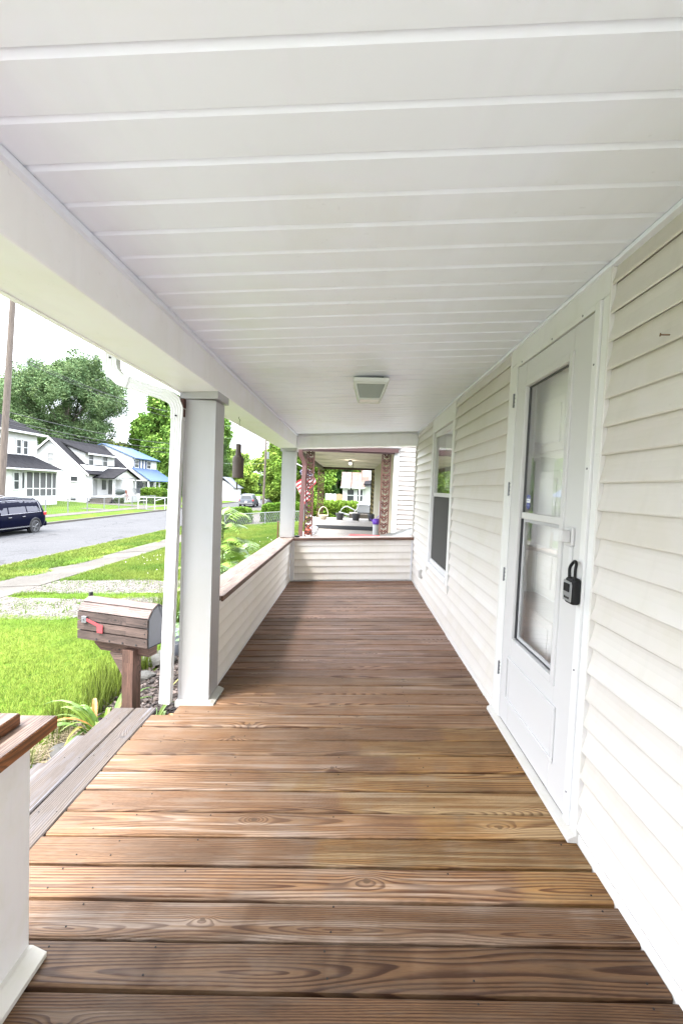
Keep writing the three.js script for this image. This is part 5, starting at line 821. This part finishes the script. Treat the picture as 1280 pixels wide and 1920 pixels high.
tree({ label: 'light green tree behind the tan roofed cottage', x: 1.0, z: -60, cy: 5.4, rx: 3.6, ry: 5.4, blobs: 60, n: 5200, size: 0.42, col: [0.1, 0.18, 0.03], seed: 1025, tr: 0.25, geo: 1 });
tree({ label: 'green tree seen left of the neighbour brown downspout', x: -10.3, z: -66, cy: 4.6, rx: 3, ry: 4.4, blobs: 44, n: 3000, size: 0.45, col: [0.1, 0.165, 0.03], seed: 1027, tr: 0.2, geo: 1 });
{ // far wood closing the street
  const r = rng(1031), list = [];
  for (let i = 0; i < 6500; i++) { const x = lerp(-150, 60, r()), z = -128 - r() * 26, h = 3.2 + 4.6 * fbm(x * 0.09, 3, 1033, 3) ; const y = -1 + Math.pow(r(), 0.7) * h, q = 0.7 + 0.6 * r(); list.push([x, y, z, 0.9 + 0.8 * r(), r() * 6.28, r() - 0.5, lin(0.085 * q, 0.14 * q, 0.04 * q)]); }
  const o = instanced('distant_trees', clump[1], M.leaf, list); o.userData = { kind: 'stuff', label: 'far band of light green trees closing the street', category: 'trees' };
}
function hedge(label, x0, x1, z0, z1, h, n, seed, cat = 'hedge', col = [0.075, 0.155, 0.018], size = 0.085, name = 'hedge') {
  const r = rng(seed), cx = (x0 + x1) / 2, cz = (z0 + z1) / 2, t = thing(name, label, cat, [cx, gy(cx), cz]), list = [];
  for (let i = 0; i < n; i++) {
    let u = r() * 2 - 1, v = r() * 2 - 1, w = r(); const f = Math.floor(r() * 5), k = 0.82 + 0.22 * r();
    if (f === 0) w = k; else if (f < 3) v = k * Math.sign(v || 1); else u = k * Math.sign(u || 1);
    if (f !== 0) { const sq = 1 - 0.18 * Math.pow(w, 6); u *= sq; v *= sq; } else { w *= 1 - 0.12 * Math.pow(Math.max(Math.abs(u), Math.abs(v)), 5); }
    const x = cx + u * Math.abs(x1 - x0) / 2 + (vn(v * 4 + 9, w * 4, seed) - 0.5) * 0.1, z = cz + v * Math.abs(z1 - z0) / 2, y = gy(x) + w * h * (0.95 + 0.1 * vn(x * 2, z * 2, seed + 1)), q = 0.7 + 0.6 * r(), ye = 0.3;
    list.push([x - cx, y - gy(cx), z - cz, size * (0.8 + 0.5 * r()), r() * 6.28, (r() - 0.5) * 1.4, lin(col[0] * q * (1 + ye * r()), col[1] * q * (1 + 0.3 * ye * r()), col[2] * q)]);
  }
  part('twigs', rb(Math.min(x0, x1) + 0.09, Math.max(x0, x1) - 0.09, gy(x0) * 0.5 + gy(x1) * 0.5 - 0.1, gy(cx) + h * 0.86, Math.min(z0, z1) + 0.09, Math.max(z0, z1) - 0.09, 0.08), mat(0.02, 0.03, 0.008, 1), t);
  instanced('foliage', clump[0], M.leaf, list, t);
}
hedge('clipped green hedge block on the left of the pale drive', -9.4, -6.35, -29.8, -28.6, 1.02, 5200, 1041);
hedge('clipped green hedge block on the right of the pale drive', -5.75, -3.4, -31.2, -29.8, 1.12, 5200, 1043);
hedge('low bright green hedge beyond the neighbour porch floor', -2.1, 0.4, -24.2, -22.4, 1.36, 5600, 1045, 'hedge', [0.1, 0.18, 0.02], 0.07);
hedge('round green bush in front of the blue roofed house', -24.2, -21.9, -55.5, -53.5, 1.7, 2600, 1047, 'bush', [0.085, 0.16, 0.02], 0.14, 'bush');
hedge('lower green bush at the right of the round bush', -22.4, -20.6, -56, -54.2, 1.35, 2000, 1049, 'bush', [0.06, 0.125, 0.02], 0.14, 'bush');
hedge('small dark bush beside the white house porch steps', -25.2, -24.5, -50.2, -49.5, 0.55, 500, 1051, 'bush', [0.05, 0.08, 0.03], 0.09, 'bush');
hedge('dark green bush below the utility pole beyond the hedges', -14.2, -12.6, -83, -81.5, 1.9, 1200, 1053, 'bush', [0.05, 0.11, 0.02], 0.16, 'bush');
hedge('yellow green bush behind the white car by the far column', -12.8, -11.2, -80, -79, 1.7, 1200, 1055, 'bush', [0.12, 0.19, 0.03], 0.16, 'bush');
{ // garage, white fence and far roofs beyond the hedges
  const g = thing('garage', 'white garage with pale grey roof behind the near column', 'garage', [-21, -1.2, -78]);
  part('wall', [prism([[-22.4, -1.4], [-19.0, -1.4], [-19.0, 0.95], [-20.7, 1.9], [-22.4, 0.95]], 'z', -80, -75)], M.houseWhite, g);
  part('roof', [slab([V(-18.6, 0.75, -74.7), V(-18.6, 0.75, -80.3), V(-20.7, 2.45, -80.3), V(-20.7, 2.45, -74.7)], 0.1), slab([V(-22.8, 0.75, -80.3), V(-22.8, 0.75, -74.7), V(-20.7, 2.45, -74.7), V(-20.7, 2.45, -80.3)], 0.1)], M.paleRoof, g);
  const f = thing('board_fence', 'white board fence running from the garage to the silver car', 'fence', [-17.5, -1.4, -74.6]);
  for (let i = 0; i < 26; i++) part('board', bx(-22.2 + i * 0.29, -21.93 + i * 0.29, -1.4, -0.45 + 0.02 * (i % 3), -74.66, -74.6), M.houseWhite, f);
  const h = thing('house', 'far pale house with blue grey roof beside utility pole', 'house', [-15, -1.4, -92], 'houses across the street');
  part('wall', prism([[-17.2, -1.4], [-12.6, -1.4], [-12.6, 1.3], [-15.6, 2.6], [-17.2, 1.5]], 'z', -98, -90), M.houseWhite, h);
  part('roof', [slab([V(-12.2, 1.3, -89.7), V(-12.2, 1.3, -98), V(-16.0, 2.95, -98), V(-16.0, 2.95, -89.7)], 0.12), slab([V(-17.8, 1.4, -98), V(-17.8, 1.4, -89.7), V(-16.0, 2.95, -89.7), V(-16.0, 2.95, -98)], 0.12)], M.paleRoof, h);
}
// ---------------------------------------------------------------- the neighbour's porch beyond the far half wall
{
  const h = thing('neighbour_house', 'cream sided house next door beyond the far half wall', 'house', [4, -0.66, -15]);
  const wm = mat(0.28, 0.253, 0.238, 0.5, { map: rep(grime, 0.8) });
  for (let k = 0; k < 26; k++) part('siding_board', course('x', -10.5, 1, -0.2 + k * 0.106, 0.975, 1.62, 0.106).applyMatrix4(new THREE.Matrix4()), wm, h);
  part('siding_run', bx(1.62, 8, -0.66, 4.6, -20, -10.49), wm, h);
  part('wall', [bx(0.876, 1.62, -0.66, 4.6, -20, -10.51)], M.houseWhite, h);
  part('front_wall', bx(0.862, 0.8755, -0.1, 2.3, -20, -10.55), mat(0.3, 0.27, 0.2, 0.6), h);
  part('corner_trim', [rb(0.862, 0.972, -0.3, 2.6, -10.508, -10.465, 0.004)], M.trimWhite, h);
  part('porch_slab', [bx(-1.5, 0.86, -0.7, 0.0, -16, -10.6), bx(-1.6, 0.86, -0.7, 0.125, -20.2, -16.0)], new THREE.MeshStandardMaterial({ map: rep(concreteTex, 0.33), color: lin(3.4, 3.4, 3.5), roughness: 0.8 }), h);
  part('step_mat', [rb(-1.2, 0.86, 0.004, 0.123, -15.995, -15.94, 0.006), rb(-0.75, 0.86, 0.012, 0.128, -15.938, -15.9, 0.006)], mat(0.035, 0.036, 0.04, 0.8), h);
  part('porch_ceiling', [bx(-1.45, 0.86, 2.26, 2.3, -20.2, -10.5), ...Array.from({ length: 9 }, (_, i) => bx(-1.4, 0.86, 2.255, 2.2595, -11 - i * 1.05, -10.985 - i * 1.05))], M.porchCeil, h);
  part('porch_roof', bx(-1.5, 1.0, 2.3005, 2.5, -20.4, -10.4), M.houseGrey, h);
  part('porch_beam', [bx(-1.42, -1.3, 2.13, 2.2595, -20.2, -10.6), bx(-1.3, 0.86, 2.17, 2.2595, -20.2, -20.05)], M.brownMetal, h);
  part('porch_gutter', [rb(-1.24, 0.955, 2.205, 2.285, -10.47, -10.38, 0.006), rb(-1.24, 0.87, 2.165, 2.2045, -10.45, -10.4, 0.004), rb(-0.3, 0.962, 2.195, 2.21, -10.379, -10.372, 0.003)], M.brownMetal, h);
  part('downspout', [sweep([[-0.04, -0.045], [0.04, -0.045], [0.04, 0.045], [-0.04, 0.045]], [V(-1.19, 2.2, -10.42), V(-1.185, 2.08, -10.45), V(-1.12, 1.95, -10.5), V(-1.105, 1.85, -10.52), V(-1.13, 0.9, -10.52), V(-1.15, -0.5, -10.52)], V(0, 0, 1))], mat(0.075, 0.032, 0.03, 0.5), h);
  // scrolled iron posts
  const post = (xa, xb, z, y0, y1, m, fill) => {
    const P = part('iron_post', [bx(xa, xa + 0.03, y0, y1, z - 0.015, z + 0.015), bx(xb - 0.03, xb, y0, y1, z - 0.015, z + 0.015)], m, h), S = [], w = (xb - xa) / 2 - 0.028, c = (xa + xb) / 2, mod = w * 2.1;
    for (let y = y0 + mod / 2; y < y1; y += mod) for (const s of [1, -1]) {
      const sp = (cx, cy, R, a0, dir) => { const pts = []; for (let i = 0; i <= 9; i++) { const a = a0 + dir * i * 0.62, q = R * (1 - i / 11); pts.push(V(cx + Math.cos(a) * q, cy + Math.sin(a) * q, z)); } return tube(pts, 0.008, 12, 4); };
      S.push(sp(c + s * w * 0.45, y + mod * 0.2, w * 0.55, s > 0 ? 3.4 : -0.3, s), sp(c - s * w * 0.4, y - mod * 0.25, w * 0.6, s > 0 ? 0.4 : 2.7, -s), bar(V(c, y - mod / 2, z), V(c + s * w, y + mod * 0.1, z), 0.008));
      if (fill) for (let q = 0; q < 2; q++) { const a = 0.5 + q * 1.4; S.push(slab([V(c, y + q * mod * 0.3 - mod * 0.2, z + 0.004), V(c + s * w * 0.5 * Math.cos(a) + s * 0.03, y + q * mod * 0.3, z + 0.004), V(c + s * w * 0.95, y + q * mod * 0.3 + 0.02, z + 0.004), V(c + s * w * 0.4, y + q * mod * 0.3 - 0.045, z + 0.004)], 0.005)); }
    }
    part('scrollwork', S, m, P);
  };
  post(-1.07, -0.885, -10.58, -0.1, 2.17, M.iron, true); post(0.60, 0.805, -10.58, -0.1, 2.17, M.iron, true);
  post(-1.50, -1.24, -19.9, 0.125, 2.2, M.iron, true); post(0.715, 0.93, -19.9, 0.125, 2.2, M.black, false);
  part('iron_post', bx(-1.25, -1.22, 0.0, 2.15, -14.4, -14.37), M.iron, h);
  part('yellow_panel', bx(0.72, 0.86, 0.13, 2.2, -20.03, -20.0), mat(0.5, 0.42, 0.2, 0.6), h);
  const lx = -0.13, lz = -14.7, lb = part('bulb_holder', [cyl(V(lx, 2.255, lz), V(lx, 2.2, lz), 0.05, 0.045, 14)], M.black, h); { const g = new THREE.SphereGeometry(0.048, 16, 12); g.translate(lx, 2.155, lz); part('bulb', g, mat(0.85, 0.84, 0.8, 0.3, { emissive: lin(1, 0.95, 0.85), emissiveIntensity: 0.35 }), lb); const pl = new THREE.PointLight(0xfff0dc, 0.05); pl.position.set(lx, 2.155, lz); pl.castShadow = true; scene.add(pl); }
  part('hanging_cord', [cyl(V(-0.05, 2.2, -14.9), V(-0.075, 1.42, -14.9), 0.009, 0.009, 5), cyl(V(-0.075, 1.42, -14.9), V(-0.075, 1.34, -14.9), 0.016, 0.02, 8)], M.black, h);
  part('meter_box', [rb(0.78, 0.86, 0.55, 1.05, -14.3, -14.0, 0.01)], mat(0.42, 0.42, 0.43, 0.5), h);
}
{ // things on and near it
  const pot = (x, label) => { const t = thing('planter_pot', label, 'planter', [x, 0.125, -18.9], 'dark planters on the neighbour porch'), g = new THREE.LatheGeometry([[0.001, 0], [0.125, 0], [0.165, 0.23], [0.178, 0.232], [0.178, 0.27], [0.163, 0.27], [0.15, 0.2], [0.001, 0.19]].map(p => new THREE.Vector2(...p)), 22); g.translate(x, 0.126, -18.9); part('pot_body', g, mat(0.045, 0.046, 0.05, 0.55), t); const s = new THREE.CircleGeometry(0.14, 18); s.rotateX(-Math.PI / 2); s.translate(x, 0.325, -18.9); part('soil', s, M.soil, t); };
  pot(-0.50, 'dark grey plastic planter pot on the left'); pot(0.14, 'dark grey plastic planter pot in the middle'); pot(0.775, 'dark planter pot on the right, under the black scrolled post');
  { const t = thing('swan_planter', 'white swan shaped planter with curved neck on the porch floor', 'planter', [-1.1, 0, -13.4]); const g = new THREE.SphereGeometry(1, 18, 10, 0, 6.283, 1.0, 2.1); g.scale(0.16, 0.15, 0.2); g.translate(-1.1, 0.18, -13.4); part('bowl', g, M.soffit, t); part('neck', tube([V(-1.12, 0.22, -13.35), V(-1.06, 0.4, -13.3), V(-1.1, 0.53, -13.3), V(-1.2, 0.58, -13.3), V(-1.27, 0.54, -13.3)], 0.026, 18, 7), M.soffit, t); part('beak', cyl(V(-1.265, 0.545, -13.3), V(-1.31, 0.5, -13.3), 0.022, 0.006, 8), mat(0.5, 0.2, 0.05, 0.5), t); }
  { const t = thing('basket_planter', 'pale woven basket with tall hoop handle on porch step', 'basket', [-1.15, 0.125, -18.7]); const g = new THREE.LatheGeometry([[0.001, 0], [0.1, 0], [0.16, 0.1], [0.21, 0.17], [0.2, 0.175], [0.14, 0.1], [0.001, 0.05]].map(p => new THREE.Vector2(...p)), 20); g.translate(-1.15, 0.126, -18.7); part('bowl', g, mat(0.5, 0.44, 0.34, 0.8), t); const P = []; for (let i = 0; i <= 14; i++) { const a = Math.PI * i / 14; P.push(V(-1.15 + Math.cos(a) * 0.19, 0.29 + Math.sin(a) * 0.34, -18.7)); } part('hoop', tube(P, 0.014, 24, 5), mat(0.6, 0.55, 0.42, 0.8), t); }
  { const t = thing('jug', 'bright orange red plastic jug beside the brown downspout', 'jug', [-1.17, 0.0, -13.6]); const g = new THREE.LatheGeometry([[0.001, 0], [0.08, 0], [0.085, 0.1], [0.06, 0.17], [0.035, 0.22], [0.035, 0.27], [0.001, 0.27]].map(p => new THREE.Vector2(...p)), 16); g.translate(-1.2, 0.08, -13.0); part('body', g, mat(0.4, 0.045, 0.015, 0.4), t); part('handle', tube([V(-1.16, 0.33, -13), V(-1.1, 0.31, -13), V(-1.1, 0.22, -13), V(-1.13, 0.17, -13)], 0.012, 10, 5), mat(0.75, 0.09, 0.03, 0.4), t); part('stand', rb(-1.29, -1.11, 0.0, 0.079, -13.1, -12.9, 0.01), M.trimWhite, t); }
  { const t = thing('lawn_chair', 'white tube lawn chair with slatted straps behind the pots', 'chair', [-0.35, 0.125, -20.8]), m = M.trimWhite, z = -20.9; for (const dz of [0, -0.55]) part('side_frame', [tube([V(-0.62, 0.18, z + dz), V(-0.48, 0.46, z + dz), V(-0.3, 0.58, z + dz), V(-0.1, 0.52, z + dz), V(0.13, 0.4, z + dz)], 0.013, 16, 5), tube([V(-0.62, 0.32, z + dz), V(-0.1, 0.2, z + dz), V(0.13, 0.4, z + dz), V(0.3, 0.78, z + dz)], 0.013, 16, 5), tube([V(-0.62, 0.18, z + dz), V(-0.35, 0.1, z + dz), V(0.1, 0.12, z + dz)], 0.013, 12, 5)], m, t); for (let i = 0; i < 7; i++) part('strap', rb(-0.55 + i * 0.09, -0.49 + i * 0.09, 0.285 - i * 0.016, 0.3 - i * 0.016, z - 0.55, z, 0.004), m, t); }
  { const t = thing('garden_ledge', 'low pale concrete ledge at the end of neighbour porch', 'ledge', [0.5, -0.6, -21.2]); part('block', rb(-0.15, 1.4, -0.66, 0.30, -21.9, -20.5, 0.02), new THREE.MeshStandardMaterial({ map: rep(concreteTex, 0.5), color: lin(1.7, 1.6, 1.45), roughness: 0.85 }), t); }
  { const t = thing('storage_box', 'pale grey storage box standing on the concrete ledge', 'box', [0.47, 0.3, -21.2]); part('body', rb(0.2, 0.78, 0.33, 0.66, -21.5, -21.0, 0.02), mat(0.32, 0.33, 0.345, 0.5), t); part('lid', rb(0.18, 0.8, 0.661, 0.70, -21.52, -20.98, 0.015), mat(0.36, 0.37, 0.385, 0.5), t); part('feet', bx(0.22, 0.76, 0.3, 0.329, -21.45, -21.05), M.dark, t); }
  { const t = thing('watering_can', 'small purple watering can on white stand by right iron post', 'watering can', [0.66, 0.3, -13.2]); const g = new THREE.LatheGeometry([[0.001, 0], [0.085, 0], [0.1, 0.07], [0.085, 0.15], [0.001, 0.155]].map(p => new THREE.Vector2(...p)), 16); g.translate(0.66, 0.42, -13.2); part('body', g, mat(0.14, 0.05, 0.42, 0.4), t); part('spout', cyl(V(0.59, 0.47, -13.2), V(0.5, 0.57, -13.2), 0.018, 0.012, 8), mat(0.14, 0.05, 0.42, 0.4), t); part('handle', tube([V(0.72, 0.56, -13.2), V(0.77, 0.62, -13.2), V(0.74, 0.66, -13.2), V(0.66, 0.57, -13.2)], 0.01, 10, 5), mat(0.14, 0.05, 0.42, 0.4), t); }
  { const g = new THREE.LatheGeometry([[0.001, 0], [0.085, 0], [0.08, 0.4], [0.075, 0.415], [0.001, 0.415]].map(p => new THREE.Vector2(...p)), 18); g.translate(0.66, 0.003, -13.2); single('pedestal', g, M.trimWhite, [0.66, 0, -13.2], 'white round pedestal carrying the purple watering can', 'pedestal'); }
  { const t = thing('folding_table', 'red topped table just beyond the far half wall', 'table', [0.3, -0.66, -10.0]); part('top', rb(-0.05, 0.8, 0.37, 0.395, -10.3, -9.75, 0.008), mat(0.32, 0.022, 0.028, 0.4), t); for (const [x, z] of [[0.0, -10.25], [0.75, -10.25], [0.0, -9.8], [0.75, -9.8]]) part('leg', bar(V(x, -0.68, z), V(x, 0.37, z), 0.03), M.steel, t); }
  { // crumpled grey cover
    const g = new THREE.PlaneGeometry(0.95, 0.6, 26, 16); g.rotateX(-Math.PI / 2); const p = g.attributes.position; for (let i = 0; i < p.count; i++) { const x = p.getX(i), z = p.getZ(i), e = Math.max(Math.abs(x) / 0.475, Math.abs(z) / 0.3); p.setY(i, (0.05 + 0.22 * sstep(-0.5, 0.42, x) * (1 - Math.pow(Math.abs(z) / 0.3, 3)) + 0.05 * (fbm(x * 9, z * 9 + 4, 1101, 3) - 0.5)) * (1 - Math.pow(e, 6))); } g.computeVertexNormals(); g.translate(0.98, 0.40, -9.6);
    single('grill_cover', g, mat(0.05, 0.052, 0.05, 0.35, { side: THREE.DoubleSide }), [0.98, 0.4, -9.6], 'crumpled dark grey plastic cover beside the cream corner trim', 'cover');
    single('side_bench', [rb(0.55, 1.5, 0.36, 0.395, -9.92, -9.3, 0.006), ...[[0.6, -9.35], [1.45, -9.35], [0.6, -9.85], [1.45, -9.85]].map(([x, z]) => bar(V(x, -0.68, z), V(x, 0.36, z), 0.05))], M.steel, [1, -0.66, -9.6], 'grey bench carrying the crumpled dark cover', 'bench');
  }
  { // flag on an angled staff fixed to the porch
    const t = thing('flag', 'striped American flag hanging from the neighbour porch post', 'flag', [-1.2, 1.2, -11.3]);
    const fx = tex(256, 160, (u, v) => { const s = Math.floor((1 - v) * 13), red = s % 2 === 0; if (u < 0.4 && v > 6 / 13) { const cx = (u / 0.4 * 6) % 1, cy = ((v - 6 / 13) / (7 / 13) * 5) % 1; return Math.hypot(cx - 0.5, cy - 0.5) < 0.26 ? [0.42, 0.42, 0.42] : [0.015, 0.02, 0.08]; } return red ? [0.3, 0.02, 0.03] : [0.42, 0.41, 0.4]; });
    const g = new THREE.PlaneGeometry(1, 1, 28, 18), p = g.attributes.position;
    for (let i = 0; i < p.count; i++) { const u = p.getX(i) + 0.5, v = p.getY(i) + 0.5; const sx = -0.9 - 0.30 * v + 0.06 * Math.sin(u * 11 + v * 3), sy = 1.78 - (1 - v) * 0.14 - u * (0.5 + 0.12 * (1 - v)), sz = -11.35 + 0.07 * Math.sin(u * 9 + v * 7) + (1 - v) * 0.25; p.setXYZ(i, sx - 0.18 * u, sy + 0.12 * (v - 0.5), sz); }
    g.computeVertexNormals(); part('cloth', g, new THREE.MeshStandardMaterial({ map: fx, roughness: 0.8, side: THREE.DoubleSide }), t, true);
    part('staff', cyl(V(-0.9, 1.72, -10.8), V(-1.5, 1.98, -11.7), 0.012, 0.012, 8), M.trimWhite, t);
  }
  { // cottage beyond
    const h = thing('cottage', 'white cottage with tan brown roof seen through neighbour porch', 'house', [0.6, -0.6, -33]);
    part('wall', [bx(-0.72, 1.3, -0.7, 1.55, -38, -32.3), prism([[0.62, -0.7], [2.6, -0.7], [2.6, 3.4], [1.6, 4.6], [0.62, 3.2]], 'z', -40, -33)], M.houseWhite, h);
    part('roof', [slab([V(-0.85, 1.5, -32.0), V(0.75, 1.5, -32.0), V(0.75, 2.55, -34), V(-0.85, 2.55, -34)], 0.1), slab([V(0.5, 1.75, -32.6), V(1.05, 1.75, -32.6), V(1.05, 4.4, -34.6), V(0.5, 4.4, -34.6)], 0.1)], M.tanRoof, h);
    part('gutter', bx(-0.87, 0.78, 1.4, 1.5, -32.0, -31.9), M.trimWhite, h);
    win(h, 'z', -32.3, -0.4, 0.03, 0.55, 1.3); win(h, 'z', -32.3, 0.28, 0.62, 0.55, 1.3);
    part('porch_roof', [slab([V(0.66, 1.72, -31.2), V(1.5, 1.72, -31.2), V(1.5, 2.0, -33), V(0.8, 2.0, -33)], 0.08)], M.greyRoof, h);
    part('porch_post', [bx(0.36, 0.43, -0.6, 2.3, -30.6, -30.53), bx(1.18, 1.24, -0.6, 1.7, -31.25, -31.2)], M.trimWhite, h);
  }
  const pf = thing('picket_fence', 'dark grey picket fence glimpsed left of brown downspout', 'fence', [-3.6, -0.8, -30.5]); for (let i = 0; i < 16; i++) part('picket', bx(-5.0 + i * 0.2, -4.9 + i * 0.2, -0.9, 0.35, -32.52, -32.5), mat(0.06, 0.065, 0.07, 0.7), pf); part('rail', bx(-5.05, -1.75, -0.1, 0.0, -32.56, -32.53), mat(0.09, 0.095, 0.1, 0.7), pf);
  const bf = thing('board_fence', 'tan and white board fence behind the bright green hedge', 'fence', [-1.3, -0.6, -36]); for (let i = 0; i < 8; i++) part('board', bx(-2.1 + i * 0.16, -1.95 + i * 0.16, -0.7, 0.95 - 0.03 * (i % 2), -36.05, -36), i < 5 ? M.houseWhite : mat(0.26, 0.18, 0.1, 0.7), bf);
}
scene.traverse(o => { if (o.isMesh) { o.castShadow = true; o.receiveShadow = true; } });
renderer.render(scene, camera);
